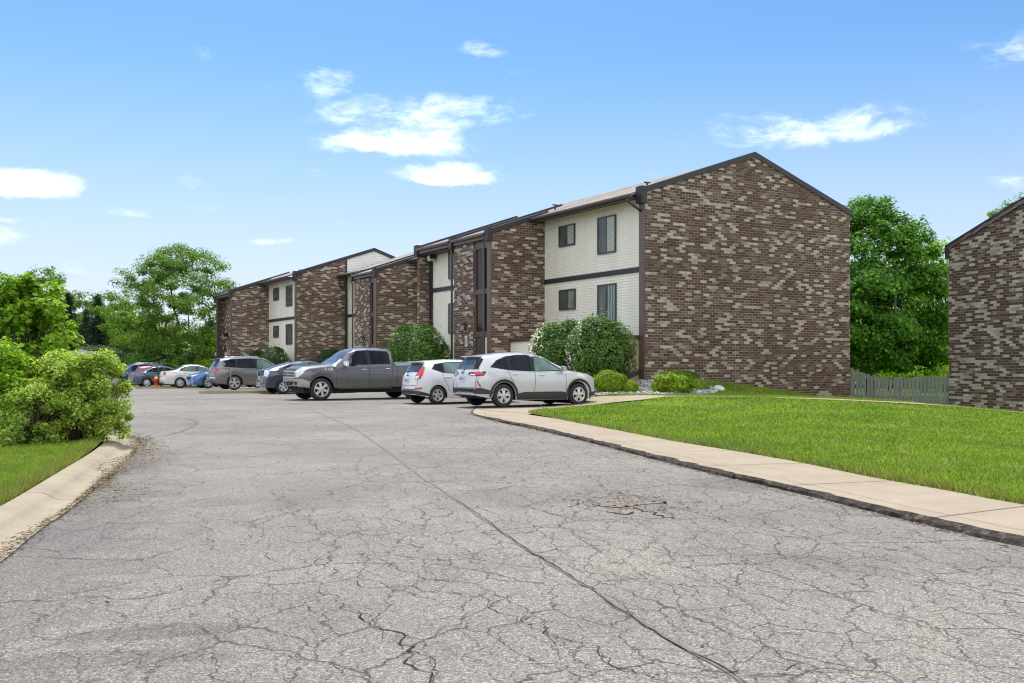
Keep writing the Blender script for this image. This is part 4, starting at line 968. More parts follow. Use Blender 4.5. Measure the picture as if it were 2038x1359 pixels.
    def patch(s, name, m, items, off=.006, res=.05, parent=None):
        for mode, poly in items:
            mb = MB()
            if mode in 'WV': poly = [(p[0] * .016, p[1]) for p in poly]; rs = min(res, .035)
            else: rs = res
            vs, fs = fill_poly(poly, rs); pts = []
            for p in vs:
                h, d = s.cast(mode, p[0], p[1]); pts.append(None if h is None else h - d * off)
            idx = {}; vv = []
            for i, p in enumerate(pts):
                if p is not None: idx[i] = len(vv); vv.append(p)
            mb.mesh(vv, [[idx[i] for i in f] for f in fs if all(i in idx for i in f)], True)
            o = mb.build(name, m, parent or s.root, local=True)
        return o
    def both(s, poly): return [('L', poly), ('R', poly)]
    def line(s, mb, mode, pts, w=.012, off=.004):
        pts = [Vector(p) for p in pts]; L = []
        for a, b in zip(pts, pts[1:]):
            n = max(1, int((b - a).length / .08)); L += [a.lerp(b, i / n) for i in range(n)]
        L.append(pts[-1]); A = []
        for i, p in enumerate(L):
            t = (L[min(i + 1, len(L) - 1)] - L[max(0, i - 1)]).normalized(); nn = Vector((-t.y, t.x)) * w / 2
            h0, d = s.cast(mode, *(p - nn)); h1, _ = s.cast(mode, *(p + nn))
            A.append((h0 - d * off, h1 - d * off) if h0 and h1 else None)
        for a, b in zip(A, A[1:]):
            if a and b: mb.poly([a[0], a[1], b[1], b[0]], True)
    def seams(s, lines):
        for mode, pts in lines:
            for mm in (('L', 'R') if mode == 'S' else (mode,)):
                mb = MB(); s.line(mb, mm, pts)
                if mb.v: mb.build('panel_gap', 'seam', s.root, local=True)
    def handles(s, pts, m):
        for (x, z) in pts:
            for mode, sg in (('L', 1), ('R', -1)):
                h, d = s.cast(mode, x, z)
                if not h: continue
                mb = MB(); mb.box(lambda a, b, c: Vector((h.x + a, h.y + sg * b, h.z + c)), (-.10, -.01, -.016), (.10, .035, .016)); mb.build('door_handle', m, s.root, local=True, bevel=.012)
    def mirrors(s, x, z, m, w=.2, h=.15):
        for sg, mode in ((1, 'L'), (-1, 'R')):
            p, d = s.cast(mode, x, z - .02)
            if not p: continue
            mb = MB(); f = lambda a, b, c: Vector((p.x + a, p.y + sg * b, p.z + c + .02))
            mb.box(f, (-.03, -.03, -.03), (.03, .08, .02)); mb.hexa([f(-.06, .05, -.02), f(.10, .05, 0), f(.07, .05 + w, .0), f(-.06, .05 + w, -.02), f(-.06, .05, h), f(.08, .05, h - .02), f(.05, .04 + w, h - .03), f(-.06, .04 + w, h)])
            mb.build('mirror', m, s.root, local=True, bevel=.02)
    def wheels(s, spokes=5, rim_r=.66, double=False, wid=.215, rimm='rim_alloy', spw=.05):
        S = s.S; r = S['tyre']; rr = r * rim_r; tm = None
        for xw in S['axles']:
            for sg in (1, -1):
                yc = sg * (s.W / 2 - .015 - wid / 2)
                e = empty('wheel', (0, 0, 0), s.root); e.location = (s.X(xw), yc, r); e.rotation_euler = (0, 0, 0 if sg > 0 else math.pi)
                if tm is None:
                    mb = MB(); f = lambda x, y, h: Vector((x, h, y))
                    mb.lathe(f, [(rr - .02, wid / 2 - .03), (rr, wid / 2 - .012), (rr + .02, wid / 2), (r - .035, wid / 2 - .005), (r - .01, wid / 2 - .03), (r, wid / 2 - .06), (r, -wid / 2 + .06), (r - .01, -wid / 2 + .03), (r - .035, -wid / 2), (rr, -wid / 2 + .01), (rr - .02, -wid / 2 + .03)], 36)
                    t = mb.build('tyre', 'tyre_rubber', e, local=True, sharp=R(50)); mb = MB()
                    mb.lathe(f, [(rr + .004, wid / 2 - .006), (rr - .012, wid / 2 - .004), (rr - .035, wid / 2 - .03), (rr - .04, wid / 2 - .08), (0.001, wid / 2 - .09)], 36)
                    mb.mi = [1 if (i % 4) >= 2 else 0 for i in range(len(mb.f))]
                    mb.lathe(f, [(.001, wid / 2 - .004), (.05, wid / 2 - .006), (.075, wid / 2 - .03), (.08, wid / 2 - .06)], 18)
                    mb.cur = 0
                    for k in range(spokes):
                        offs = (-.13, .13) if double else (0,)
                        for oo in offs:
                            a = 2 * math.pi * k / spokes + .3; b = a + oo * (1.0 if double else 0)
                            d0 = Vector((math.cos(a + oo * .5), 0, math.sin(a + oo * .5))); d1 = Vector((math.cos(b + oo * .6), 0, math.sin(b + oo * .6))); n0 = Vector((-d0.z, 0, d0.x)); n1 = Vector((-d1.z, 0, d1.x))
                            w0, w1 = spw * .5, spw * (.62 if not double else .45); P = lambda d, nn, q, w, y: d * q + nn * w + Vector((0, y, 0))
                            y0, y1 = wid / 2 - .012, wid / 2 - .02
                            mb.hexa([P(d0, n0, .05, -w0, y0 - .03), P(d1, n1, rr - .02, -w1, y1 - .03), P(d1, n1, rr - .02, w1, y1 - .03), P(d0, n0, .05, w0, y0 - .03), P(d0, n0, .05, -w0, y0), P(d1, n1, rr - .02, -w1, y1), P(d1, n1, rr - .02, w1, y1), P(d0, n0, .05, w0, y0)])
                    ri = mb.build('rim', [rimm, 'wheel_dark'], e, local=True, sharp=R(40)); tm = (t.data, ri.data)
                else:
                    for nm, me in zip(('tyre', 'rim'), tm):
                        o = bpy.data.objects.new(nm, me); COL.objects.link(o); o.parent = e
        # dark liners closing the wheel openings
        mb = MB(); f = lambda a, b, c: Vector((a, b, c)); w = s.W / 2 - .26
        mb.box(f, (s.X(s.L) + .35, -w, .27), (s.X(0) - .35, w, r * 2 - .1)); mb.build('underbody', 'wheel_dark', s.root, local=True)
    def arches(s, w=.07, m='cladding'):
        its = []
        for xw in s.S['axles']:
            r0 = s.S['tyre'] + s.S.get('archgap', .05); r1 = r0 + w; zc = s.S['tyre']; a0, a1 = R(-28), R(208); N = 18
            o = [(xw + r1 * math.cos(a0 + (a1 - a0) * k / N), zc + r1 * math.sin(a0 + (a1 - a0) * k / N)) for k in range(N + 1)]; i = [(xw + (r0 + .008) * math.cos(a0 + (a1 - a0) * k / N), zc + (r0 + .008) * math.sin(a0 + (a1 - a0) * k / N)) for k in range(N, -1, -1)]
            its += s.both(o + i)
        s.patch('wheel_arch_trim', m, its, .014, .05)
    def plate(s, mode, y, z, text=True, m='plate'):
        h, d = s.cast(mode, y, z)
        if not h: return
        mb = MB(); f = lambda a, b, c: Vector((h.x - d.x * (.012 + a), y + b, z + c)); mb.box(f, (0, -.155, -.078), (.008, .155, .078)); p = mb.build('licence_plate', m, s.root, local=True)
        mb = MB()
        for k in range(6): mb.box(f, (.0085, -.115 + k * .040, -.03), (.0095, -.093 + k * .040, .032))
        mb.box(f, (.0085, -.07, .05), (.0095, .07, .062)); mb.build('plate_lettering', 'plate_ink', p, local=True)
    def antenna(s, x, y, ln=.3, back=.25, fin=False):
        h, d = s.cast('T', x, y)
        mb = MB()
        if fin: mb.prism([h + Vector((.10, -.02, -.01)), h + Vector((-.10, -.02, -.01)), h + Vector((-.09, -.006, .07)), h + Vector((-.04, -.006, .07))], [h + Vector((.10, .02, -.01)), h + Vector((-.10, .02, -.01)), h + Vector((-.09, .006, .07)), h + Vector((-.04, .006, .07))])
        else: mb.tube([h + Vector((0, 0, -.01)), h + Vector((-back, 0, ln))], [.012, .006], 5)
        mb.build('antenna', 'black_metal', s.root, local=True)
    def rails(s, x0, x1, y, m='silver_trim', hgt=.06):
        for sg in (1, -1):
            P = []
            for k in range(9):
                x = x0 + (x1 - x0) * k / 8; h, d = s.cast('T', x, sg * y); P.append(h + Vector((0, 0, -.01 if k in (0, 8) else hgt)))
            mb = MB(); mb.tube(P, .018, 6); mb.build('roof_rail', m, s.root, local=True)
HG = math.atan2(G.y, G.x)
def car_at(px, py, zg, spec, axle, near, heading, inset=.11):
    """park so that the visible-side wheel of the given axle touches the ground at survey pixel"""
    p = gp(px, py, zg); fwd = Vector((math.cos(heading), math.sin(heading), 0)); left = Vector((-fwd.y, fwd.x, 0))
    xw = spec['axles'][axle]; off = spec['L'] / 2 - xw
    c = p - fwd * off - left * (near * (spec['W'] / 2 - inset)); return (c.x, c.y, zg)
def emblem(car, mode, y, z, w=.09, h=.045, m='chrome'):
    p, d = car.cast(mode, y, z)
    if not p: return
    mb = MB(); n = 16; f = lambda a, k, q: Vector((p.x - d.x * a, y + w * q * math.cos(2 * math.pi * k / n), z + h * q * math.sin(2 * math.pi * k / n)))
    mb.mesh([f(.02, k, 1) for k in range(n)] + [f(.02, k, .78) for k in range(n)] + [f(-.02, k, 1) for k in range(n)], [(k, (k + 1) % n, n + (k + 1) % n, n + k) for k in range(n)] + [(k, (k + 1) % n, 2 * n + (k + 1) % n, 2 * n + k) for k in range(n)])
    mb.cur = 1; mb.poly([f(.016, k, .8) for k in range(n)]); mb.build('emblem', [m, 'paint_navy'], car.root, local=True)
def text_part(txt, size, m, car, origin, xdir, ydir, name='badge'):
    cu = bpy.data.curves.new(name, 'FONT'); cu.body = txt; cu.size = size; cu.extrude = .004; cu.align_x = 'CENTER'; cu.offset = .003
    o = bpy.data.objects.new(name + '_tmp', cu); COL.objects.link(o); dg = bpy.context.evaluated_depsgraph_get(); me = bpy.data.meshes.new_from_object(o.evaluated_get(dg)); bpy.data.objects.remove(o)
    xd, yd = Vector(xdir).normalized(), Vector(ydir).normalized(); zd = xd.cross(yd); M = Matrix((xd, yd, zd)).transposed().to_4x4(); M.translation = Vector(origin); me.transform(M); me.materials.clear(); me.name = name
    return link(name, me, [m], car.root)

# ---- white compact suv (nearest)
suv = dict(L=4.58, W=1.88, tyre=.355, axles=(.90, 3.61), roofw=1.20, paint='paint_pearl', archgap=.055,
    top=[(0, .60), (.03, .80), (.12, .95), (.3, 1.02), (.7, 1.08), (1.12, 1.13), (1.3, 1.22), (2.0, 1.57), (2.35, 1.65), (2.8, 1.68), (3.4, 1.655), (3.95, 1.59), (4.18, 1.55), (4.22, 1.50), (4.44, 1.13), (4.50, 1.07), (4.55, .95), (4.57, .74), (4.58, .58)],
    belt=[(0, .85), (1.1, 1.03), (2.5, 1.06), (3.6, 1.10), (4.58, 1.06)], bot=[(0, .30), (.35, .22), (1.2, .21), (3.4, .23), (4.2, .30), (4.58, .36)], bowf=.32, bowr=.2, tail=.12)
c = Car('parked_suv', car_at(1000, 811, .02, suv, 1, -1, HG), HG, suv, 'white compact suv with black wheel arch trim, nearest of the parked cars', 'car')
c.patch('window_surround', 'seam', c.both([(1.36, 1.085), (1.95, 1.45), (2.3, 1.585), (2.9, 1.60), (3.4, 1.54), (3.75, 1.42), (4.03, 1.21), (3.4, 1.115), (2.6, 1.08)]), .003)
c.patch('side_window', 'car_glass_clear', c.both([(1.52, 1.115), (2.0, 1.44), (2.28, 1.555), (2.40, 1.56), (2.50, 1.10)]), .007)
c.patch('side_window', 'car_glass', c.both([(2.60, 1.10), (2.56, 1.57), (2.9, 1.578), (3.30, 1.53), (3.32, 1.12)]), .007)
c.patch('side_window', 'car_glass', c.both([(3.37, 1.125), (3.36, 1.52), (3.72, 1.40), (3.96, 1.22)]), .007)
c.patch('windscreen', 'car_glass_sky', [('F', [(-.66, 1.17), (.66, 1.17), (.52, 1.56), (-.52, 1.56)])], .006)
c.patch('rear_window', 'car_glass_sky', [('B', [(-.68, 1.15), (.68, 1.15), (.56, 1.47), (.3, 1.50), (-.3, 1.50), (-.56, 1.47)])], .006)
c.patch('rear_window_trim', 'seam', [('W', [(sg * 47, 1.14), (sg * 60, 1.16), (sg * 75, 1.47), (sg * 58, 1.47)]) for sg in (1, -1)], .009)
mb = MB(); h = Vector((-c.L / 2 + .30, 0, 1.535)); mb.hexa([h + Vector((.12, -.60, -.02)), h + Vector((.12, .60, -.02)), h + Vector((-.05, .50, -.015)), h + Vector((-.05, -.50, -.015)), h + Vector((.12, -.60, .02)), h + Vector((.12, .60, .02)), h + Vector((-.05, .50, .01)), h + Vector((-.05, -.50, .01))]); mb.build('roof_spoiler', 'paint_pearl', c.root, local=True, bevel=.012)
for sg, md in ((1, 'L'), (-1, 'R')):
    c.patch('taillight', 'lamp_smoke', [('W', [(sg * 33, .985), (sg * 34, 1.065), (sg * 77, 1.09), (sg * 72, .96), (sg * 45, .945)])], .010)
    c.patch('taillight_glow', 'lamp_red', [('W', [(sg * 40, 1.03), (sg * 40, 1.055), (sg * 66, 1.07), (sg * 72, 1.03), (sg * 66, .975), (sg * 58, .975), (sg * 58, 1.03)])], .016)
    c.patch('taillight_lens', 'lamp_clear', [('W', [(sg * 40, .97), (sg * 40, 1.012), (sg * 55, 1.012), (sg * 55, .97)])], .016)
    c.patch('reflector', 'lamp_red', [('W', [(sg * 64, .62), (sg * 58, .80), (sg * 60, .81), (sg * 67, .64)])], .012)
    c.patch('headlight', 'lamp_smoke', [('V', [(sg * 42, .87), (sg * 44, .92), (sg * 62, .965), (sg * 82, .985), (sg * 64, .90)])], .010)
c.patch('rocker_cladding', 'cladding', c.both([(1.28, .22), (1.28, .40), (1.55, .46), (2.9, .46), (3.22, .40), (3.22, .24)]), .013, .06)
c.arches(.085)
c.patch('bumper', 'cladding', [('W', [(-95, .40), (-60, .42), (60, .42), (95, .40), (98, .46), (66, .60), (50, .58), (-50, .58), (-66, .60), (-98, .46)])], .012)
c.patch('bumper', 'cladding', [('V', [(-85, .31), (85, .31), (85, .40), (60, .48), (-60, .48), (-85, .40)])], .011)
c.patch('skid_plate', 'silver_trim', [('W', [(-58, .37), (58, .37), (50, .44), (30, .47), (-30, .47), (-50, .44)])], .018)
c.seams([('S', [(1.42, 1.05), (1.38, .8), (1.42, .46)]), ('S', [(2.52, 1.06), (2.50, .9), (2.55, .46)]), ('S', [(3.45, 1.10), (3.40, .95), (3.28, .74), (3.24, .6)]), ('B', [(-.70, 1.10), (-.72, .95), (-.70, .60), (.70, .60), (.72, .95), (.70, 1.10)])])
c.handles([(2.28, .965), (3.22, .995)], 'paint_pearl'); c.mirrors(1.52, 1.10, 'silver_trim'); c.plate('B', 0, .86); emblem(c, 'B', 0, 1.045, .07, .03)
mb = MB(); mb.tube([Vector((-2.19, -.05, 1.14)), Vector((-2.17, .25, 1.18))], [.02, .008], 5); mb.build('wiper', 'black_metal', c.root, local=True)
c.antenna(3.55, 0, fin=True); c.wheels(5, .62, True, .225, spw=.062)

# ---- white hatchback
hat = dict(L=4.07, W=1.72, tyre=.305, axles=(.80, 3.29), roofw=1.10, paint='paint_white', archgap=.04,
    top=[(0, .52), (.04, .70), (.15, .82), (.6, .96), (1.0, 1.03), (1.15, 1.10), (1.85, 1.43), (2.2, 1.485), (2.7, 1.49), (3.4, 1.45), (3.66, 1.41), (3.70, 1.36), (3.92, 1.04), (3.98, .98), (4.03, .86), (4.06, .60), (4.07, .48)],
    belt=[(0, .75), (1.0, .92), (2.2, .96), (3.5, 1.05), (4.07, 1.0)], bot=[(0, .24), (.5, .19), (3.2, .20), (3.7, .25), (4.07, .30)], bowr=.25, tail=.14)
c = Car('parked_hatchback', car_at(869, 804.5, 0, hat, 1, -1, HG), HG, hat, 'white hatchback with tall red tail lamps between the grey pickup and the white suv', 'car')
c.patch('window_surround', 'seam', c.both([(1.3, 1.0), (1.9, 1.33), (2.25, 1.40), (2.8, 1.40), (3.3, 1.33), (3.46, 1.16), (3.1, 1.04), (2.4, .99)]), .003)
c.patch('side_window', 'car_glass', c.both([(1.42, 1.02), (1.92, 1.30), (2.22, 1.375), (2.30, 1.01)]), .007); c.patch('side_window', 'car_glass_clear', c.both([(2.38, 1.015), (2.32, 1.375), (2.8, 1.378), (2.98, 1.35), (3.0, 1.05)]), .007); c.patch('side_window', 'car_glass', c.both([(3.05, 1.065), (3.05, 1.34), (3.28, 1.31), (3.40, 1.17)]), .007)
c.patch('rear_window', 'car_glass_sky', [('B', [(-.60, 1.06), (.60, 1.06), (.52, 1.33), (.2, 1.36), (-.2, 1.36), (-.52, 1.33)])], .006)
c.patch('windscreen', 'car_glass_sky', [('F', [(-.6, 1.12), (.6, 1.12), (.48, 1.42), (-.48, 1.42)])], .006)
mb = MB(); h = Vector((-c.L / 2 + .36, 0, 1.40)); mb.hexa([h + Vector((.1, -.54, -.02)), h + Vector((.1, .54, -.02)), h + Vector((-.12, .46, -.02)), h + Vector((-.12, -.46, -.02)), h + Vector((.1, -.54, .02)), h + Vector((.1, .54, .02)), h + Vector((-.12, .46, .005)), h + Vector((-.12, -.46, .005))]); mb.build('roof_spoiler', 'paint_white', c.root, local=True, bevel=.01)
for sg, md in ((1, 'L'), (-1, 'R')):
    c.patch('taillight', 'lamp_red', [('W', [(sg * 44, .82), (sg * 46, .96), (sg * 56, 1.13), (sg * 66, 1.25), (sg * 73, 1.23), (sg * 70, 1.04), (sg * 60, .84)])], .012)
    c.patch('taillight_lens', 'lamp_clear', [('W', [(sg * 46, .84), (sg * 48, .93), (sg * 58, .95), (sg * 56, .85)])], .018)
    c.patch('reflector', 'lamp_red', [('W', [(sg * 46, .50), (sg * 47, .555), (sg * 66, .56), (sg * 64, .50)])], .012)
    c.patch('headlight', 'lamp_clear', [('V', [(sg * 40, .70), (sg * 44, .76), (sg * 66, .84), (sg * 80, .86), (sg * 64, .73)])], .008)
c.patch('bumper', 'cladding', [('W', [(-88, .27), (-60, .31), (60, .31), (88, .27), (80, .36), (60, .44), (-60, .44), (-80, .36)])], .010)
c.seams([('S', [(1.36, 1.0), (1.30, .7), (1.36, .3)]), ('S', [(2.35, .99), (2.33, .7), (2.36, .28)]), ('S', [(3.10, 1.03), (3.06, .85), (2.92, .6), (2.88, .45)]), ('B', [(-.60, 1.02), (-.62, .62), (.62, .62), (.60, 1.02)])])
c.handles([(2.12, .86), (2.92, .90)], 'paint_white'); c.mirrors(1.42, 1.02, 'paint_white'); c.plate('B', 0, .78); emblem(c, 'B', 0, .96, .075, .03)
mb = MB(); mb.tube([Vector((-1.96, 0, 1.05)), Vector((-1.93, -.3, 1.09))], [.03, .008], 5); mb.build('wiper', 'black_metal', c.root, local=True)
c.antenna(3.3, 0, .27, .26); c.wheels(5, .62, True, .195, spw=.05)

# ---- grey crew-cab pickup, nose to the road
pk = dict(L=5.89, W=2.03, tyre=.41, axles=(.95, 4.63), roofw=1.36, paint='paint_grey', archgap=.075,
    top=[(0, .62), (.015, 1.04), (.07, 1.18), (.25, 1.25), (.9, 1.31), (1.42, 1.35), (1.5, 1.38), (2.12, 1.82), (2.35, 1.915), (2.8, 1.955), (3.3, 1.955), (3.72, 1.91), (3.79, 1.85), (3.86, 1.45), (3.90, 1.40), (5.84, 1.43), (5.875, 1.38), (5.88, .9), (5.89, .66)],
    belt=[(0, 1.10), (1.3, 1.24), (2.2, 1.22), (3.8, 1.27), (5.89, 1.32)], bot=[(0, .50), (.45, .46), (1.4, .44), (4.1, .48), (5.2, .56), (5.89, .60)], bowf=.16, bowr=.03, nose=.07, tail=.03, taper=(.7, .4))
c = Car('pickup_truck', car_at(638, 797, 0, pk, 0, 1, HG + math.pi, .13), HG + math.pi, pk, 'dusty grey crew cab pickup truck backed in with its grille toward the road', 'pickup truck')
c.patch('side_window', 'car_glass', c.both([(1.80, 1.27), (2.24, 1.70), (2.36, 1.815), (2.72, 1.83), (2.76, 1.31), (2.38, 1.31), (2.2, 1.24)]), .006)
c.patch('side_window', 'car_glass', c.both([(2.90, 1.32), (2.90, 1.83), (3.62, 1.81), (3.68, 1.72), (3.68, 1.34)]), .006)
c.patch('window_surround', 'seam', c.both([(2.72, 1.31), (2.72, 1.84), (2.90, 1.84), (2.90, 1.31)]), .005)
c.patch('windscreen', 'car_glass_sky', [('F', [(-.76, 1.40), (.76, 1.40), (.62, 1.85), (-.62, 1.85)])], .006)
c.patch('tonneau_cover', 'cladding', [('T', [(3.98, -.80), (5.78, -.80), (5.78, .80), (3.98, .80)])], .008, .15)
c.patch('grille', 'seam', [('F', [(-.60, .80), (.60, .80), (.66, 1.13), (-.66, 1.13)])], .012, .06)
xn = c.L / 2
for k, z in enumerate((.84, .95, 1.06)):
    mb = MB(); 
    P = []
    for j in range(13):
        y = -.62 + 1.24 * j / 12; h, d = c.cast('F', y, z); P.append(h + Vector((.022, 0, 0)))
    for a, b in zip(P, P[1:]): mb.hexa([a + Vector((-.02, 0, -.033)), b + Vector((-.02, 0, -.033)), b + Vector((.012, 0, -.033)), a + Vector((.012, 0, -.033)), a + Vector((-.02, 0, .033)), b + Vector((-.02, 0, .033)), b + Vector((.0, 0, .033)), a + Vector((.0, 0, .033))])
    mb.build('grille_bar', 'silver_trim' if k != 1 else 'paint_bronze', c.root, local=True)
emblem(c, 'F', 0, .96, .125, .06)
for sg, md in ((1, 'L'), (-1, 'R')):
    c.patch('headlight', 'lamp_clear', [('V', [(sg * 47, .84), (sg * 48, 1.10), (sg * 66, 1.14), (sg * 76, 1.13), (sg * 72, 1.02), (sg * 62, .86)])], .014)
    c.patch('headlight_trim', 'lamp_amber', [('V', [(sg * 49, .86), (sg * 49, 1.0), (sg * 54, 1.0), (sg * 54, .86)])], .022)
    c.patch('fog_lamp', 'seam', [('V', [(sg * 46, .57), (sg * 47, .68), (sg * 57, .68), (sg * 56, .57)])], .042)
c.patch('bumper', 'bronze_bumper', [('V', [(-84, .47), (84, .47), (84, .70), (70, .79), (-70, .79), (-84, .70)])], .035)
c.patch('valance', 'cladding', [('V', [(-70, .40), (70, .40), (74, .50), (-74, .50)])], .02)
c.patch('bumper_grille', 'seam', [('V', [(-38, .56), (38, .56), (38, .68), (-38, .68)])], .042)
c.arches(.06, 'paint_grey')
c.seams([('S', [(1.60, 1.28), (1.52, 1.0), (1.52, .55)]), ('S', [(2.80, 1.31), (2.80, .52)]), ('S', [(3.78, 1.80), (3.74, 1.2), (3.72, .9), (3.6, .56)]), ('S', [(3.93, 1.38), (3.93, .54)]), ('S', [(.45, 1.16), (1.3, 1.25)])])
c.handles([(2.60, 1.13), (3.55, 1.15)], 'chrome'); c.mirrors(1.86, 1.25, 'chrome', .24, .22)
h, d = c.cast('L', 1.22, 1.13); text_part('F-150', .14, 'lamp_clear', c, h + Vector((0, .012, -.03)), (-1, 0, 0), (0, 0, 1))
h, d = c.cast('R', 1.22, 1.13); text_part('F-150', .14, 'lamp_clear', c, h + Vector((0, -.012, -.03)), (1, 0, 0), (0, 0, 1))
mb = MB()
for sg in (1, -1): mb.box(lambda a, b, z: Vector((a, sg * b, z)), (-.80, .78, .40), (1.30, .98, .47))
mb.build('running_board', 'cladding', c.root, local=True, bevel=.01)
c.antenna(2.9, 0, .05, .05); c.wheels(6, .66, False, .26, spw=.085)

# ---- navy liftback with clear tail lamps
pr = dict(L=4.48, W=1.745, tyre=.315, axles=(.93, 3.63), roofw=1.10, paint='paint_navy', archgap=.045,
    top=[(0, .50), (.05, .70), (.2, .84), (.8, 1.0), (1.05, 1.07), (1.9, 1.43), (2.25, 1.49), (2.7, 1.485), (3.3, 1.40), (3.9, 1.24), (4.22, 1.14), (4.30, 1.12), (4.40, 1.04), (4.45, .78), (4.47, .60), (4.48, .48)],
    belt=[(0, .78), (1.0, .95), (2.4, 1.0), (3.6, 1.08), (4.48, 1.02)], bot=[(0, .22), (.5, .19), (3.5, .20), (4.0, .25), (4.48, .30)], bowr=.10, tail=.10)
c = Car('parked_liftback', car_at(563, 784, 0, pr, 1, -1, HG), HG, pr, 'dark navy liftback with clear tail lamps tucked behind the grey pickup', 'car')
c.patch('window_surround', 'seam', c.both([(1.2, 1.0), (1.9, 1.34), (2.3, 1.41), (2.8, 1.40), (3.3, 1.31), (3.75, 1.13), (3.3, 1.06), (2.2, 1.01)]), .003)
c.patch('side_window', 'car_glass_clear', c.both([(1.35, 1.03), (1.92, 1.31), (2.3, 1.385), (2.36, 1.03)]), .007); c.patch('side_window', 'car_glass_clear', c.both([(2.44, 1.035), (2.40, 1.385), (2.8, 1.375), (3.16, 1.31), (3.2, 1.075)]), .007); c.patch('side_window', 'car_glass', c.both([(3.26, 1.08), (3.26, 1.29), (3.62, 1.14)]), .007)
c.patch('rear_window', 'car_glass_sky', [('B', [(-.52, 1.17), (.52, 1.17), (.48, 1.38), (-.48, 1.38)])], .006); c.patch('rear_window', 'car_glass', [('B', [(-.50, .82), (.50, .82), (.54, 1.05), (-.54, 1.05)])], .008)
c.patch('windscreen', 'car_glass_sky', [('F', [(-.6, 1.09), (.6, 1.09), (.48, 1.42), (-.48, 1.42)])], .006)
for sg, md in ((1, 'L'), (-1, 'R')):
    c.patch('taillight', 'lamp_clear', [('W', [(sg * 42, .74), (sg * 43, 1.07), (sg * 56, 1.07), (sg * 66, 1.0), (sg * 60, .75)])], .012)
    c.patch('taillight_lens', 'lamp_red', [('W', [(sg * 43, .75), (sg * 43, .81), (sg * 58, .81), (sg * 57, .75)])], .018); c.patch('headlight', 'lamp_clear', [('V', [(sg * 42, .68), (sg * 46, .76), (sg * 70, .88), (sg * 66, .74)])], .008)
c.plate('B', 0, .72); c.patch('bumper', 'paint_bronze', [('B', [(-.8, .30), (.8, .30), (.8, .40), (-.8, .40)])], .010, .06); emblem(c, 'B', 0, 1.09, .05, .03)
c.seams([('S', [(1.3, 1.0), (1.26, .7), (1.32, .3)]), ('S', [(2.40, 1.0), (2.38, .7), (2.42, .28)]), ('S', [(3.30, 1.06), (3.26, .85), (3.14, .6)])])
c.handles([(2.18, .90), (3.06, .93)], 'paint_navy'); c.mirrors(1.36, 1.03, 'paint_navy'); c.antenna(3.0, 0, .12, .1); c.wheels(5, .62, False, .195, spw=.09)

# ---- bronze-grey three-row suv
qx = dict(L=4.99, W=1.96, tyre=.375, axles=(.96, 3.86), roofw=1.24, paint='paint_bronze', archgap=.05,
    top=[(0, .60), (.03, .84), (.15, .98), (.8, 1.08), (1.25, 1.14), (2.05, 1.62), (2.4, 1.71), (3.0, 1.74), (3.9, 1.71), (4.42, 1.64), (4.56, 1.61), (4.60, 1.56), (4.80, 1.20), (4.86, 1.14), (4.93, 1.0), (4.96, .80), (4.99, .56)],
    belt=[(0, .9), (1.2, 1.08), (3.0, 1.12), (4.2, 1.17), (4.99, 1.12)], bot=[(0, .30), (.5, .24), (3.7, .25), (4.4, .30), (4.99, .36)], bowr=.2, tail=.12)
c = Car('parked_suv', car_at(466, 776, 0, qx, 1, -1, HG), HG, qx, 'large bronze grey suv with roof rails behind the gravel island', 'car')
c.patch('window_surround', 'seam', c.both([(1.45, 1.10), (2.05, 1.50), (2.4, 1.62), (3.1, 1.645), (4.0, 1.60), (4.38, 1.50), (4.28, 1.36), (4.42, 1.20), (3.4, 1.125), (2.4, 1.10)]), .003)
c.patch('side_window', 'car_glass_clear', c.both([(1.6, 1.13), (2.1, 1.47), (2.42, 1.585), (2.62, 1.595), (2.66, 1.13)]), .008); c.patch('side_window', 'car_glass', c.both([(2.74, 1.135), (2.72, 1.60), (3.1, 1.615), (3.66, 1.595), (3.70, 1.155)]), .008); c.patch('side_window', 'car_glass', c.both([(3.76, 1.16), (3.75, 1.59), (4.0, 1.575), (4.32, 1.49), (4.24, 1.36), (4.34, 1.21)]), .008)
c.patch('rear_window', 'car_glass_sky', [('B', [(-.70, 1.22), (.70, 1.22), (.58, 1.55), (-.58, 1.55)])], .006); c.patch('rear_window_trim', 'seam', [('W', [(sg * 46, 1.22), (sg * 58, 1.24), (sg * 72, 1.53), (sg * 56, 1.53)]) for sg in (1, -1)], .009)
c.patch('windscreen', 'car_glass_sky', [('F', [(-.7, 1.18), (.7, 1.18), (.56, 1.60), (-.56, 1.60)])], .006)
mb = MB(); h = Vector((-c.L / 2 + .40, 0, 1.60)); mb.hexa([h + Vector((.1, -.60, -.02)), h + Vector((.1, .60, -.02)), h + Vector((-.16, .52, -.02)), h + Vector((-.16, -.52, -.02)), h + Vector((.1, -.60, .02)), h + Vector((.1, .60, .02)), h + Vector((-.16, .52, .005)), h + Vector((-.16, -.52, .005))]); mb.build('roof_spoiler', 'paint_bronze', c.root, local=True, bevel=.01)
for sg, md in ((1, 'L'), (-1, 'R')):
    c.patch('taillight', 'lamp_red', [('W', [(sg * 34, 1.0), (sg * 35, 1.07), (sg * 58, 1.13), (sg * 82, 1.12), (sg * 70, 1.01), (sg * 54, .97)])], .012); c.patch('headlight', 'lamp_clear', [('V', [(sg * 44, .85), (sg * 48, .92), (sg * 78, 1.0), (sg * 66, .88)])], .008)
c.patch('bumper_trim', 'chrome', [('B', [(-.86, .62), (.86, .62), (.86, .655), (-.86, .655)])], .012, .06); c.plate('B', 0, .92); c.patch('sill_trim', 'chrome', c.both([(1.5, .36), (3.3, .38), (3.3, .42), (1.5, .40)]), .012)
c.patch('bumper', 'cladding', [('B', [(-.86, .37), (.86, .37), (.86, .46), (-.86, .46)])], .012, .06)
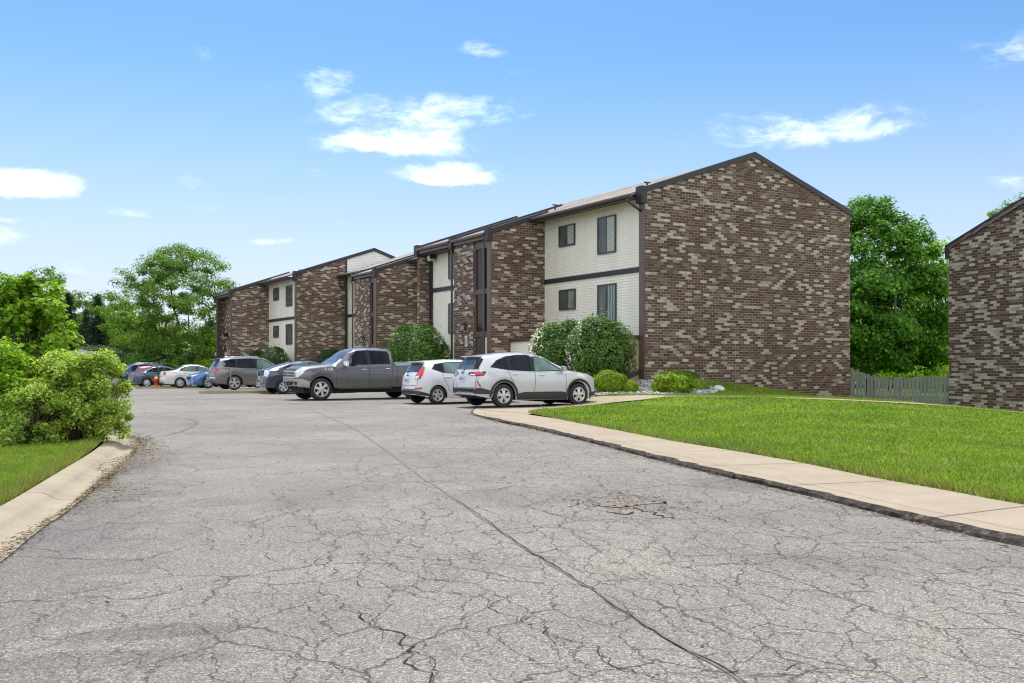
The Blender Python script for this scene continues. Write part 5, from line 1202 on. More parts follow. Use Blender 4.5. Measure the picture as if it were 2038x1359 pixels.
c.seams([('S', [(1.55, 1.1), (1.48, .8), (1.55, .36)]), ('S', [(2.70, 1.12), (2.68, .8), (2.7, .36)]), ('S', [(3.74, 1.15), (3.70, .95), (3.50, .7), (3.44, .5)]), ('B', [(-.72, 1.16), (-.75, .70), (.75, .70), (.72, 1.16)])])
c.handles([(2.45, 1.0), (3.46, 1.03)], 'chrome'); c.mirrors(1.6, 1.12, 'paint_bronze'); c.rails(2.35, 4.2, .55, 'chrome'); c.antenna(4.2, 0, fin=True); c.wheels(5, .70, True, .235, spw=.06)

# ---- sedans
def sedan(name, loc, heading, spec, label, tail, wheel=(7, False, .07), clear=False, rear_poly=None):
    c = Car(name, loc, heading, spec, label, 'car'); k = spec['L'] / 4.6; q = lambda P: [(x * k, z) for x, z in P]
    c.patch('window_surround', 'seam', c.both(q([(1.42, 1.0), (2.0, 1.30), (2.4, 1.38), (3.0, 1.37), (3.45, 1.22), (3.72, 1.06), (3.0, 1.02)])), .003)
    g = 'car_glass_clear' if clear else 'car_glass'
    c.patch('side_window', g, c.both(q([(1.55, 1.025), (2.02, 1.275), (2.4, 1.355), (2.50, 1.03)])), .007); c.patch('side_window', g, c.both(q([(2.58, 1.035), (2.52, 1.355), (3.0, 1.345), (3.2, 1.28), (3.24, 1.045)])), .007); c.patch('side_window', g, c.both(q([(3.29, 1.05), (3.29, 1.25), (3.6, 1.07)])), .007)
    c.patch('rear_window', 'car_glass_sky', [('B', [(-.62, 1.10), (.62, 1.10), (.5, 1.38), (-.5, 1.38)])], .006); c.patch('windscreen', 'car_glass_sky', [('F', [(-.64, 1.08), (.64, 1.08), (.5, 1.38), (-.5, 1.38)])], .006)
    L = spec['L']
    for sg, md in ((1, 'L'), (-1, 'R')):
        c.patch('taillight', 'lamp_red', [('W', [(sg * y, z) for y, z in tail])], .012)
        c.patch('headlight', 'lamp_clear', [('V', [(sg * 36, .66), (sg * 38, .73), (sg * 60, .80), (sg * 80, .83), (sg * 62, .70)])], .010)
    c.plate('B', 0, .80); c.patch('bumper', 'cladding', [('B', [(-.7, .26), (.7, .26), (.7, .36), (-.7, .36)])], .010, .06)
    c.seams([('S', q([(1.5, 1.0), (1.44, .7), (1.5, .28)])), ('S', q([(2.54, 1.02), (2.52, .7), (2.55, .28)])), ('S', q([(3.3, 1.04), (3.26, .85), (3.12, .6)])), ('B', [(-.66, 1.0), (-.66, .70), (.66, .70), (.66, 1.0)])])
    c.handles([(2.3 * k, .88), (3.14 * k, .91)], spec['paint']); c.mirrors(1.55 * k, 1.03, spec['paint']); c.wheels(wheel[0], .64, wheel[1], .2, spw=wheel[2]); return c
SED_TOP = [(0, .50), (.04, .68), (.18, .80), (.8, .95), (1.2, 1.02), (2.0, 1.38), (2.35, 1.45), (2.8, 1.465), (3.2, 1.42), (3.85, 1.10), (4.0, 1.07), (4.48, 1.03), (4.54, .96), (4.58, .72), (4.60, .46)]
def sed_spec(L, W, H, paint, axles, tyre=.315):
    k = L / 4.6; kh = H / 1.465
    return dict(L=L, W=W, tyre=tyre, axles=axles, roofw=1.12, paint=paint, archgap=.045, top=[(x * k, z * kh if z > 1 else z) for x, z in SED_TOP], belt=[(0, .76), (1.2, .93), (2.4, .98), (3.6, 1.01), (L, .98)], bot=[(0, .22), (.5, .18), (L - 1, .19), (L, .28)], bowr=.16, tail=.10)
sp = sed_spec(4.54, 1.76, 1.465, 'paint_beige', (.90, 3.50))
sedan('parked_sedan', car_at(358, 772, -.13, sp, 1, -1, HG), HG, sp, 'pale beige silver sedan between the red hydrant and the blue car', [(42, .79), (42, .99), (62, .99), (64, .80)], (9, False, .055), True)
sp = sed_spec(4.64, 1.775, 1.455, 'paint_slate', (.94, 3.64))
sedan('parked_sedan', car_at(292, 771, -.22, sp, 1, -1, HG), HG, sp, 'dark slate blue sedan with pointed red tail lamps beyond the hydrant', [(33, .88), (34, .97), (58, .99), (80, .98), (62, .84), (50, .81)], (8, False, .06))
sp = sed_spec(4.87, 1.85, 1.48, 'paint_blue', (.98, 3.83), .335)
c = sedan('parked_sedan', car_at(414, 773, -.05, sp, 0, 1, HG + math.pi), HG + math.pi, sp, 'bright blue sedan nosing out between the beige sedan and the bronze suv', [(38, .85), (38, .95), (66, .96), (62, .85)], (10, False, .045))
c.patch('grille', 'seam', [('F', [(-.40, .50), (.40, .50), (.52, .68), (-.52, .68)])], .012, .05); c.patch('grille_surround', 'chrome', [('F', [(-.54, .68), (.54, .68), (.50, .71), (-.50, .71)])], .016, .05)
for sg, md in ((1, 'L'), (-1, 'R')): c.patch('fog_lamp', 'lamp_clear', [('V', [(sg * 44, .36), (sg * 45, .42), (sg * 62, .42), (sg * 60, .38)])], .012)
# hatchback in red, mostly hidden
rd = dict(hat); rd.update(L=4.2, W=1.76, paint='paint_red', tyre=.315, axles=(.85, 3.42), top=[(x * 4.2 / 4.07, z * 1.02) for x, z in hat['top']])
p = gp(300, 768, -.27)
c = Car('parked_hatchback', (-25.3, 71.4, -.26), HG, rd, 'red hatchback showing only its roof and rear glass over the slate blue sedan', 'car')
c.patch('rear_window', 'car_glass_sky', [('B', [(-.62, 1.08), (.62, 1.08), (.54, 1.37), (-.54, 1.37)])], .006); c.patch('side_window', 'car_glass', c.both([(1.45, 1.05), (1.95, 1.33), (2.8, 1.40), (3.3, 1.34), (3.45, 1.18)]), .006)
for sg, md in ((1, 'L'), (-1, 'R')): c.patch('taillight', 'lamp_red', [('W', [(sg * 44, .82), (sg * 46, .98), (sg * 70, 1.04), (sg * 62, .84)])], .012)
c.handles([(2.2, .88), (3.0, .92)], 'paint_red'); c.wheels(5, .62, False, .2, spw=.07)
# blue suv with roof rails, nose to the road
bs = dict(qx); bs.update(L=4.7, W=1.86, tyre=.35, axles=(.92, 3.60), paint='paint_deepblue', top=[(x * 4.7 / 4.99, z * .97) for x, z in qx['top']], belt=[(x * 4.7 / 4.99, z * .97) for x, z in qx['belt']])
c = Car('parked_suv', (-28.9, 75.6, -.23), HG + math.pi, bs, 'deep blue suv with pale roof rails, farthest along the row by the trees', 'car')
c.patch('windscreen', 'car_glass_sky', [('F', [(-.68, 1.14), (.68, 1.14), (.55, 1.56), (-.55, 1.56)])], .006); c.patch('side_window', 'car_glass', c.both([(1.5, 1.10), (2.0, 1.46), (2.4, 1.57), (2.5, 1.11)]), .006); c.patch('side_window', 'car_glass', c.both([(2.58, 1.11), (2.55, 1.57), (3.8, 1.52), (4.1, 1.40), (4.05, 1.16)]), .006)
for sg, md in ((1, 'L'), (-1, 'R')): c.patch('headlight', 'lamp_clear', [('V', [(sg * 40, .82), (sg * 42, .90), (sg * 76, .98), (sg * 66, .85)])], .01)
c.mirrors(1.5, 1.09, 'paint_deepblue'); c.rails(2.2, 4.0, .52, 'silver_trim'); c.handles([(2.3, .97), (3.2, 1.0)], 'paint_deepblue'); c.wheels(5, .64, True, .22)
# pale silver car nose at the far end
sp = sed_spec(4.6, 1.78, 1.46, 'paint_silver', (.92, 3.58))
sedan('parked_sedan', (-33.0, 79.0, -.30), HG + math.pi, sp, 'pale silver sedan with only its bonnet clear of the bush, beyond the blue suv', [(38, .85), (38, .95), (66, .96), (62, .85)], (8, False, .055))
# ---- hydrant, island and marker pole
hy = gp(311, 769.5, -.17); hp = tag(empty('fire_hydrant', hy), 'orange red fire hydrant with a yellow bonnet standing between two sedans', 'fire hydrant')
hf = lambda x, y, z: hy + Vector((x, y, z))
mb = MB(); mb.lathe(hf, [(.001, 0), (.17, 0), (.17, .03), (.115, .05), (.115, .34), (.15, .36), (.15, .40), (.125, .42), (.125, .52)], 16); mb.build('barrel', 'hydrant_red', hp)
mb = MB(); mb.lathe(hf, [(.125, .52), (.155, .53), (.155, .56), (.12, .60), (.07, .66), (.03, .68), (.03, .73), (.001, .73)], 16); mb.build('bonnet', 'hydrant_yellow', hp)
for d in (Vector((1, 0, 0)), Vector((-1, 0, 0)), Vector((0, -1, 0))):
    mb = MB(); a = hy + Vector((0, 0, .44)); mb.tube([a + d * .10, a + d * .2, a + d * .2, a + d * .24], [.065, .065, .075, .075], 10); mb.build('outlet', 'hydrant_red', hp)
def island(name, cx, cy, ln, wd, z, label):
    r = empty(name, (cx, cy, z)); mb = MB(); N = 24; o = []
    for k in range(N):
        a = 2 * math.pi * k / N; ca, sa = math.cos(a), math.sin(a); o.append((math.copysign(abs(ca) ** .5, ca), math.copysign(abs(sa) ** .5, sa)))
    f = lambda p, s, h: Vector((cx, cy, z + h)) + G * (p[0] * (ln / 2 - s)) + F * (p[1] * (wd / 2 - s))
    for (s0, h0), (s1, h1) in (((0, -.1), (.02, .12)), ((.02, .12), (.13, .125)), ((.13, .125), (.15, .04))):
        for k in range(N): mb.poly([f(o[k], s0, h0), f(o[(k + 1) % N], s0, h0), f(o[(k + 1) % N], s1, h1), f(o[k], s1, h1)], True)
    mb.build('kerb_ring', 'kerb', r); mb = MB(); mb.poly([f(p, .14, .07) for p in o]); mb.build('gravel_fill', 'gravel', r); return tag(r, label, 'parking island')
ic = gp(478, 783, 0); ic = ic + G * .9 + F * .9
island('parking_island', ic.x, ic.y, 5.0, 1.7, 0, 'gravel filled kerbed island in front of the bronze suv')
ih = gp(345, 772.5, -.14) + F * .7; island('parking_island', ih.x, ih.y, 4.2, 1.3, -.17, 'narrow kerbed island around the red hydrant')
q = gp(459, 778, .05); mb = MB(); mb.tube([q, q + Vector((.01, 0, .9)), q + Vector((.03, 0, 1.05))], [.018, .014, .008], 6); po = mb.build('marker_pole', 'pole_wood'); tag(po, 'thin wooden marker stick standing in the gravel island', 'stick')
# ------------------------------------------------------------------ VEGETATION
def leaves_mesh(name, P, N, size, m, parent, seed=1, asp=.55, droop=0.0):
    """leaf-shaped quads at points P facing roughly N (arrays)"""
    r = np.random.default_rng(seed); n = len(P)
    N = N + r.normal(0, .55, (n, 3)); N /= np.linalg.norm(N, axis=1)[:, None] + 1e-9
    A = r.normal(0, 1, (n, 3)); A[:, 2] -= droop; T = A - (A * N).sum(1)[:, None] * N; T /= np.linalg.norm(T, axis=1)[:, None] + 1e-9
    Bt = np.cross(N, T); s = size * r.uniform(.6, 1.35, n)[:, None]
    V = np.stack([P - T * s * .5, P + Bt * s * asp * .5 + N * s * .08, P + T * s * .5 - N * s * .06, P - Bt * s * asp * .5 + N * s * .08], 1)
    return np_mesh(name, V.reshape(-1, 3), np.arange(4 * n).reshape(n, 4), m, parent)
def grow(targets, trunk, r0, sides=6):
    """branches reach every target from the nearest wood already grown"""
    nodes_ = [Vector(p) for p in trunk]; par = [-1] + list(range(len(trunk) - 1)); tips = []
    base = nodes_[0]; ts = sorted((Vector(t) for t in targets), key=lambda t: (t - nodes_[-1]).length)
    arr = np.array([tuple(p) for p in nodes_])
    for t in ts:
        d = np.linalg.norm(arr - np.array(t), axis=1); up = np.maximum(0, arr[:, 2] - t.z); hor = np.hypot(arr[:, 0] - t.x, arr[:, 1] - t.y)
        pen = d + up * 1.5 + np.where(arr[:, 2] - t.z > -.25 * hor, .6, 0); pen[0] += 3
        j = int(np.argmin(pen)); a = nodes_[j]; L = (t - a).length; k = max(1, int(L / .55)); last = j
        for i in range(1, k + 1):
            s = i / k; q = a.lerp(t, s) + Vector((rnd.uniform(-1, 1), rnd.uniform(-1, 1), rnd.uniform(-1, 1))) * .06 * L * (1 - s) + Z * (.10 * L * math.sin(math.pi * s) * .6)
            nodes_.append(q); par.append(last); last = len(nodes_) - 1
        arr = np.array([tuple(p) for p in nodes_]); tips.append(last)
    cnt = [0] * len(nodes_)
    for t in tips:
        while t != -1: cnt[t] += 1; t = par[t]
    mx = max(cnt); rad = [max(.006, r0 * (max(c, .6) / mx) ** .5) for c in cnt]
    for i in range(len(trunk)): rad[i] = r0 * (1 - .25 * i / len(trunk))
    mb = MB(); kids = {}
    for i, p in enumerate(par): kids.setdefault(p, []).append(i)
    seen = set()
    def chain(i):
        c = [i]
        while True:
            ks = [k for k in kids.get(c[-1], []) if k not in seen]
            if not ks: return c
            k = max(ks, key=lambda k: cnt[k]); seen.add(k); c.append(k)
    todo = [0]; seen.add(0)
    order = []
    while todo:
        i = todo.pop(); c = chain(i); order.append(([par[i]] if par[i] >= 0 else []) + c)
        for q in c:
            for k in kids.get(q, []):
                if k not in seen: seen.add(k); todo.append(k)
    for c in order:
        if len(c) < 2: continue
        rr = [rad[k] for k in c]
        if par[c[1]] == c[0] and c[0] != 0 and len(rr) > 1: rr[0] = rr[1]
        mb.tube([nodes_[k] for k in c], rr, sides if rr[0] > .05 else 4)
    return mb, nodes_, par, tips
def cluster_leaves(T, n_each, spread, flat=.7, seed=3, center=None, outward=.5):
    r = np.random.default_rng(seed); T = np.array([tuple(t) for t in T]); k = len(T)
    cnt = np.maximum(4, (n_each * r.uniform(.5, 1.5, k)).astype(int)); idx = np.repeat(np.arange(k), cnt); n = len(idx)
    D = r.normal(0, 1, (n, 3)); D /= np.linalg.norm(D, axis=1)[:, None]; rad = r.random(n) ** .45
    sp = spread * r.uniform(.65, 1.35, k)[idx]
    O = D * (rad * sp)[:, None]; O[:, 2] *= flat; P = T[idx] + O
    N = D * .6 + np.array([0, 0, .7])
    if center is not None:
        oc = P - np.array(center); oc /= np.linalg.norm(oc, axis=1)[:, None] + 1e-9; N = N + oc * outward
    return P, N
def tree(name, loc, trunk_h, targets, r0, leafm, lsize, n_each, spread, label, cat='tree', group=None, flat=.7, seed=1, bark='bark', lean=(0, 0), droop=0.0, asp=.55, outward=.5):
    root = empty(name, loc); tag(root, label, cat, group); o = Vector(loc)
    nT = max(3, int(trunk_h / .6)); tr = [Vector((lean[0] * i / nT + rnd.uniform(-.04, .04), lean[1] * i / nT + rnd.uniform(-.04, .04), -.15 + (trunk_h + .15) * i / nT)) for i in range(nT + 1)]
    mb, nd, par, tips = grow(targets, tr, r0); mb.build('trunk', bark, root, local=True)
    c = np.mean(np.array([tuple(t) for t in targets]), 0)
    P, N = cluster_leaves(targets, n_each, spread, flat, seed, c, outward); leaves_mesh('crown', P, N, lsize, leafm, root, seed + 5, asp, droop)
    return root
def envelope(n, shape, seed, shell=.55, gap=.9):
    """targets within a crown: shape(z01)->radius; keeps them apart so that gaps stay"""
    r = np.random.default_rng(seed); out = []; tries = 0
    while len(out) < n and tries < n * 60:
        tries += 1; z = r.random(); a = r.uniform(0, 2 * np.pi); R0 = shape(z) * (1 + .16 * math.sin(3 * a + seed) + .10 * math.sin(5 * a + 7 * z + seed)); q = R0 * (shell + (1 - shell) * r.random() ** .6) if r.random() < .75 else R0 * r.random() ** .5
        p = (q * math.cos(a), q * math.sin(a), z)
        if all((p[0] - s[0]) ** 2 + (p[1] - s[1]) ** 2 + ((p[2] - s[2]) * 6) ** 2 > gap * gap for s in out): out.append(p)
    return out
def at(px, d, z=0.0): return Vector(((px - CX) / FP * d, d, z))
# --- big airy tree left of the far block
sh_ = lambda z: interp(z, [(0, 5.0), (.2, 6.2), (.45, 6.3), (.65, 5.4), (.82, 3.9), (.93, 2.4), (1, .8)])
T = [Vector((x, y, 1.8 + z * 10.2)) for x, y, z in envelope(300, sh_, 5, .25, .66)]
tree('deciduous_tree', at(364, 84, -.6), 1.8, T, .34, 'leaf_locust', .18, 210, .82, 'tall airy light green tree rising beside the end of the far brick block', 'tree', None, .55, 11, droop=.4)
# --- dense maple between the blocks
sh_ = lambda z: interp(z, [(0, 3.6), (.2, 4.5), (.45, 4.3), (.7, 3.5), (.88, 2.3), (1, .5)])
T = [Vector((x, y, 1.7 + z * 9.9)) for x, y, z in envelope(330, sh_, 8, .6, .62)]
tree('maple_tree', at(1730, 58, -.6), 1.5, T, .32, 'leaf_maple', .20, 175, .76, 'dense dark green maple filling the gap behind the picket fence', 'tree', None, .75, 13, asp=.85, outward=.9)
# --- paler trees behind it
sh_ = lambda z: 4.6 * math.sin(math.pi * min(1, z * .85 + .12)) ** .7
T = [Vector((x, y, 1.5 + z * 9.6)) for x, y, z in envelope(190, sh_, 15, .4, .75)]
pale = tree('deciduous_tree', at(1880, 74, -.6), 2.0, T, .26, 'leaf_bright', .24, 90, .75, 'pale yellow green tree between the maple and the brick gable at the edge', 'tree', None, .6, 17)
sh_ = lambda z: 5.0 * math.sin(math.pi * min(1, z * .85 + .12)) ** .7
T = [Vector((x, y, 3 + z * 11.2)) for x, y, z in envelope(170, sh_, 21, .35, .8)]
tree('deciduous_tree', at(2040, 72, -.6), 3.0, T, .30, 'leaf_locust', .26, 70, .7, 'tree whose sparse top shows above the sloping roof at the edge', 'tree', None, .6, 19)
# --- tree line at the back of the lot: individuals, two kinds
def round_targets(n, rad, h, base, seed, shell=.4): return [Vector((x, y, base + z * h)) for x, y, z in envelope(n, lambda z: rad * math.sin(math.pi * min(1, z * .84 + .13)) ** .75, seed, shell, rad * .19)]
protoA = tree('background_tree', at(55, 112, -.6), 2.0, round_targets(120, 4.4, 9.2, 1.6, 31), .24, 'leaf_locust', .28, 110, .85, 'airy mid green tree in the line behind the bushes, its top highest at this end', 'tree', 'trees along the back of the lot', .65, 23)
protoB = tree('background_tree', at(250, 108, -.6), 1.6, round_targets(110, 4.2, 6.8, 1.0, 41), .22, 'leaf_bright', .30, 85, .85, 'bright yellow green rounded tree in the line, between conifers and the tall airy tree', 'tree', 'trees along the back of the lot', .65, 27)
protoC = tree('background_tree', at(20, 104, -.6), 1.6, round_targets(100, 4.0, 7.2, .9, 47), .22, 'leaf_bush', .30, 90, .85, 'deep green rounded tree at the near edge of the line behind the leafy sapling', 'tree', 'trees along the back of the lot', .65, 29)
for (pr_, px, d, s, sz, rz, lb) in ((protoA, 88, 116, .98, 1.22, 1.1, 'slender topped airy tree poking above the leafy sapling'), (protoA, 225, 118, .95, .95, 2.5, 'low airy tree behind the two conifers'),
        (protoA, 165, 122, .95, 1.0, 4.0, 'far airy tree seen through the gap between the conifers'), (protoC, 300, 106, 1.0, .72, .7, 'deep green tree low under the airy tree'), (protoB, 330, 118, 1.1, .85, 3.0, 'yellow green tree showing through the airy crown'),
        (protoC, 430, 112, 1.15, .8, 2.2, 'deep green tree behind the end of the far brick block'), (protoB, -130, 106, 1.1, 1.1, 2.0, 'yellow green tree beyond the frame edge, first past the sapling'), (protoC, -240, 110, 1.2, 1.1, 3.3, 'deep green tree beyond the frame edge, second past the sapling'), (protoA, -350, 108, 1.1, 1.0, .6, 'airy tree beyond the frame edge, third past the sapling'), (protoB, -470, 112, 1.2, 1.1, 5.2, 'yellow green tree beyond the frame edge, fourth past the sapling'),
        (protoA, 10, 112, 1.1, 1.12, 5.0, 'airy tree directly behind the top of the leafy sapling'), (protoC, 200, 110, 1.0, .62, 3.9, 'low deep green tree beneath the conifers'),
        (protoB, 480, 104, 1.0, .70, 1.7, 'yellow green low tree behind the porch of the far block')):
    c = copy_tree(pr_); c.location = at(px, d, -.6); c.scale = (s, s, sz); c.rotation_euler.z = rz; c['label'] = lb
for (pr_, px, d, s, sz, rz, lb) in ((protoB, 1730, 92, 1.1, .95, 1.0, 'sunny yellow green tree low behind the maple trunk'), (protoB, 1850, 88, 1.0, .8, 2.6, 'sunny tree seen over the low middle of the picket fence'), (protoC, 1935, 96, 1.1, 1.0, .4, 'deep green tree mostly behind the brick gable at the edge'), (protoC, 1790, 110, 1.2, .9, 4.4, 'far deep green tree behind the maple')):
    c = copy_tree(pr_); c.location = at(px, d, -.7); c.scale = (s, s, sz); c.rotation_euler.z = rz; c['label'] = lb; c['group'] = 'trees behind the picket fence'
# --- conifers
def conifer(loc, h, rad, seed, label):
    root = empty('conifer', loc); tag(root, label, 'tree', 'dark conifers behind the bushes'); r = np.random.default_rng(seed); mb = MB(); mb.tube([(0, 0, -.2), (0, 0, h * .5), (0, 0, h)], [.2, .11, .02], 6); P = []; N = []
    z = h * .10
    while z < h * .985:
        f = 1 - z / h; L0 = rad * f ** .85 * r.uniform(.8, 1.15) + .12; nb = int(5 + 5 * f)
        for k in range(nb):
            a = 2 * math.pi * (k + r.random() * .8) / nb; L = L0 * r.uniform(.55, 1.25); e = Vector((math.cos(a) * L, math.sin(a) * L, z - L * .28 + .12)); s = Vector((0, 0, z)); m_ = s.lerp(e, .5) + Z * -.08 * L
            mb.tube([s, m_, e], [.03 * f + .012, .02 * f + .01, .006], 4)
            nn = int(14 + 60 * L)
            for q in r.random(nn) ** .7: P.append(tuple(s.lerp(e, q) + Vector(r.normal(0, 1, 3)) * (.10 + .09 * L * (1 - .4 * q)) + Z * -.08)); N.append((0, 0, 1))
        z += .24 + .22 * f
    mb.build('trunk', 'bark', root, local=True); leaves_mesh('crown', np.array(P), np.array(N, float), .22, 'leaf_conifer', root, seed, .30, .6); return root
conifer(at(136, 98, -.6), 9.2, 2.1, 3, 'narrow dark conifer with a bare spiky leader, nearer the sapling')
conifer(at(196, 96, -.6), 9.0, 2.3, 5, 'dark conifer with a thick pointed top beside the rounded yellow green tree'); conifer(at(172, 101, -.6), 7.6, 2.2, 8, 'shorter broad conifer between the two pointed ones'); conifer(at(104, 104, -.6), 8.3, 1.9, 9, 'slim conifer half hidden by the leafy sapling')
# --- bushes
def bush(loc, rx, ry, h, leafm, lsize, n, label, name='shrub', group=None, seed=1, ragged=.1, lumps=14, base=.12, asp=.6, blossom=None, core=True, cat='shrub'):
    root = empty(name, loc); tag(root, label, cat, group); r = np.random.default_rng(seed)
    D = r.normal(0, 1, (n, 3)); D /= np.linalg.norm(D, axis=1)[:, None]; D[:, 2] = np.where(D[:, 2] < -.75, -D[:, 2], D[:, 2])
    rad = 1 - np.abs(r.normal(0, .11, n)) + .03
    K = r.normal(0, 1, (lumps, 3)); K /= np.linalg.norm(K, axis=1)[:, None]; lump = np.max(np.exp((D @ K.T - 1) * 9), 1); rad = rad * (1 - ragged + 1.6 * ragged * lump)
    P = D * rad[:, None] * np.array([rx, ry, h * (1 - base) / 2]); P[:, 2] += h * (base + (1 - base) / 2)
    sprout = r.random(n) < .045; P[sprout] *= r.uniform(1.0, 1.10, (sprout.sum(), 1))
    mb = MB()
    for k in range(7):
        a = 2 * math.pi * k / 7 + r.random(); e = Vector((math.cos(a) * rx * .7, math.sin(a) * ry * .7, h * r.uniform(.5, .8))); mb.tube([Vector((math.cos(a) * .06, math.sin(a) * .06, -.1)), e * .45 + Z * .1 * h, e], [.035, .022, .006], 5)
    mb.build('stems', 'twig', root, local=True)
    if core:      # inner shaded leaves so that nothing shows straight through
        n2 = n // 3; D2 = r.normal(0, 1, (n2, 3)); D2 /= np.linalg.norm(D2, axis=1)[:, None]; Q = D2 * (r.random(n2) ** .4)[:, None] * .84 * np.array([rx, ry, h * (1 - base) / 2]); Q[:, 2] += h * (base + (1 - base) / 2); P = np.concatenate([P, Q]); D = np.concatenate([D, D2])
    leaves_mesh('foliage', P, D + np.array([0, 0, .45]), lsize, leafm, root, seed, asp)
    if blossom:
        bd, nb, sz = blossom; bd = np.array(bd, float); bd /= np.linalg.norm(bd); D3 = r.normal(0, 1, (nb * 9, 3)); D3 /= np.linalg.norm(D3, axis=1)[:, None]; w = D3 @ bd; D3 = D3[(w > .62) & (r.random(len(w)) < (w - .55) * 2)][:nb]
        Q = D3 * r.uniform(.97, 1.07, (len(D3), 1)) * np.array([rx, ry, h * (1 - base) / 2]); Q[:, 2] += h * (base + (1 - base) / 2); leaves_mesh('blossom', Q, D3 + .2, sz, 'blossom', root, seed + 2, .9)
    return root
def on(u, v, dz=0.0): p = B(u, v, 0); return Vector((p.x, p.y, gz(p.x, p.y) + dz))
FB = 'rounded shrubs along the front of the buildings'; BL = (-.98, -.05, .22)
def at_z(u, v, z): p = B(u, v, 0); return Vector((p.x, p.y, z))
bush(at_z(-2.05, -.1, .15), 1.22, 1.2, 2.95, 'leaf_bush', .10, 13000, 'tallest rounded shrub at the corner of the big gable, white blossom on one flank', 'shrub', FB, 2, .2, 26, .06, blossom=(BL, 330, .07))
bush(at_z(-2.55, 1.9, .1), 1.15, 1.2, 2.85, 'leaf_bush', .10, 10000, 'white flecked blossoming shrub between the low capped wall and the corner shrub', 'shrub', FB, 4, .2, 22, .06, blossom=(BL, 620, .08))
bush(at_z(-4.0, 11.5, .05), 1.28, 1.3, 3.1, 'leaf_bush', .115, 11000, 'broad rounded shrub under the sided wall beyond the brick entrance', 'shrub', FB, 6, .2, 20, .06, blossom=(BL, 90, .07))
bush(at_z(-2.95, 10.75, .1), .32, .32, 2.2, 'leaf_bush', .08, 1500, 'slim upright shrub squeezed beside the brown downpipe', 'shrub', FB, 7)
bush(at_z(-3.5, 39.0, -.2), .75, .75, 2.55, 'leaf_dark', .11, 3000, 'dark shrub at the far wing wall, behind the bronze suv roof', 'shrub', FB, 8)
bush(at_z(-3.2, 35.9, -.2), 1.05, 1.0, 2.75, 'leaf_dark', .11, 4500, 'dark wide shrub under the small far windows', 'shrub', FB, 9)
bush(at_z(-.3, 33.0, -.2), 1.1, 1.0, 2.6, 'leaf_dark', .11, 4000, 'dark shrub tucked behind the pickup windscreen', 'shrub', FB, 10)
bush(at(408, 80, -.5), 1.0, 1.0, 2.3, 'leaf_lime', .14, 3000, 'bright lime shrub at the foot of the airy tree', 'shrub', FB, 12)
# clipped lime shrubs at the gravel bed
LS = 'clipped lime shrubs at the gravel bed'
def box_bush(loc, rx, ry, h, n, label, seed, leafm='leaf_lime', lsize=.055, ragged=.12): return bush(loc, rx, ry, h, leafm, lsize, n, label, 'low_shrub', LS, seed, ragged, 20, .02, cat='shrub')
box_bush(at_z(-2.9, -1.75, .28), .62, .50, .82, 6000, 'wide lime shrub nearest the front of the white suv', 21)
box_bush(at_z(-2.3, -2.05, .27), .37, .35, .50, 3200, 'small neat cushion shrub beside the patch of pale gravel', 22)
box_bush(at_z(-.89, -2.73, .24), .74, .60, .78, 5200, 'sprawling lime shrub with loose bright shoots below the gable', 23, 'leaf_lime', .085, .34)
box_bush(at_z(1.55, -.45, .45), .62, .42, .62, 4200, 'darker low shrub against the brick behind the sprawling one', 24, 'leaf_bush', .055)
box_bush(at_z(.85, -1.95, .22), .46, .42, .55, 3600, 'small green shrub at the end of the gravel near the blue stone', 25, 'leaf_lime', .05)
for i, (u, v, s, lb) in enumerate(((1.75, -2.1, .17, 'blue grey stone at the end of the gravel bed'), (.25, -2.75, .11, 'flat pale stone before the sprawling lime shrub'), (.5, -2.7, .09, 'small pale stone beside the flat one'))):
    p = on(u, v); bm = bmesh.new(); bmesh.ops.create_icosphere(bm, subdivisions=2, radius=s)
    for q in bm.verts: q.co = Vector((q.co.x * 1.3, q.co.y, q.co.z * .8)) * (1 + .25 * math.sin(q.co.x * 31 + i) * math.cos(q.co.y * 27 + q.co.z * 19))
    me = bpy.data.meshes.new('stone'); bm.to_mesh(me); bm.free(); o = link('garden_stone', me, ['stone'], None, p + Z * s * .4); tag(o, lb, 'stone')
# --- the bushes by the road, close to the eye
def loose_shrub(name, loc, rx, ry, h, nt, leafm, lsize, n_each, spread, label, seed, r0=.03, asp=.5, lean=0, zb=.06, low=.0):
    r = np.random.default_rng(seed); T = []
    for _ in range(nt):
        a = r.uniform(0, 6.283); z = r.random() ** .85; q = r.random() ** .45 * (1 - max(0, z - .55) ** 1.6 * 1.5) * (.80 + .2 * math.sin(3 * a + seed))
        T.append(Vector((math.cos(a) * q * rx, math.sin(a) * q * ry, h * (zb + (1 - zb) * z))))
    root = empty(name, loc); tag(root, label, 'shrub', 'bushes beside the road kerb'); mbs = MB(); tips = []
    stems = [Vector((r.normal(0, .12 * rx), r.normal(0, .12 * ry), -.05)) for _ in range(9)]
    for t in T:
        s = min(stems, key=lambda s: (s.xy - t.xy * .4).length); m1 = s.lerp(t, .5) + Z * (.12 * h) + Vector(r.normal(0, .05, 3)); mbs.tube([s, m1, t], [r0 * .5, r0 * .33, .004], 4)
    mbs.build('stems', 'twig', root, local=True)
    P, N = cluster_leaves(T, n_each, spread, .8, seed, (0, 0, h * .4), .6); P = P[P[:, 2] > .02] if True else P; N = N[:len(P)]
    leaves_mesh('foliage', P, N, lsize, leafm, root, seed + 1, asp, .3); return root
loose_shrub('roadside_shrub', at(150, 15.3, .08), .78, .85, 1.36, 230, 'leaf_olive', .055, 170, .15, 'rounded olive green bush overhanging the bend of the pale kerb', 51, .02)
loose_shrub('roadside_shrub', at(25, 16.2, .08), 1.32, 1.1, 2.62, 210, 'leaf_bright', .09, 85, .17, 'tall leafy yellow green sapling bush at the edge of the view', 53, .035, .8)
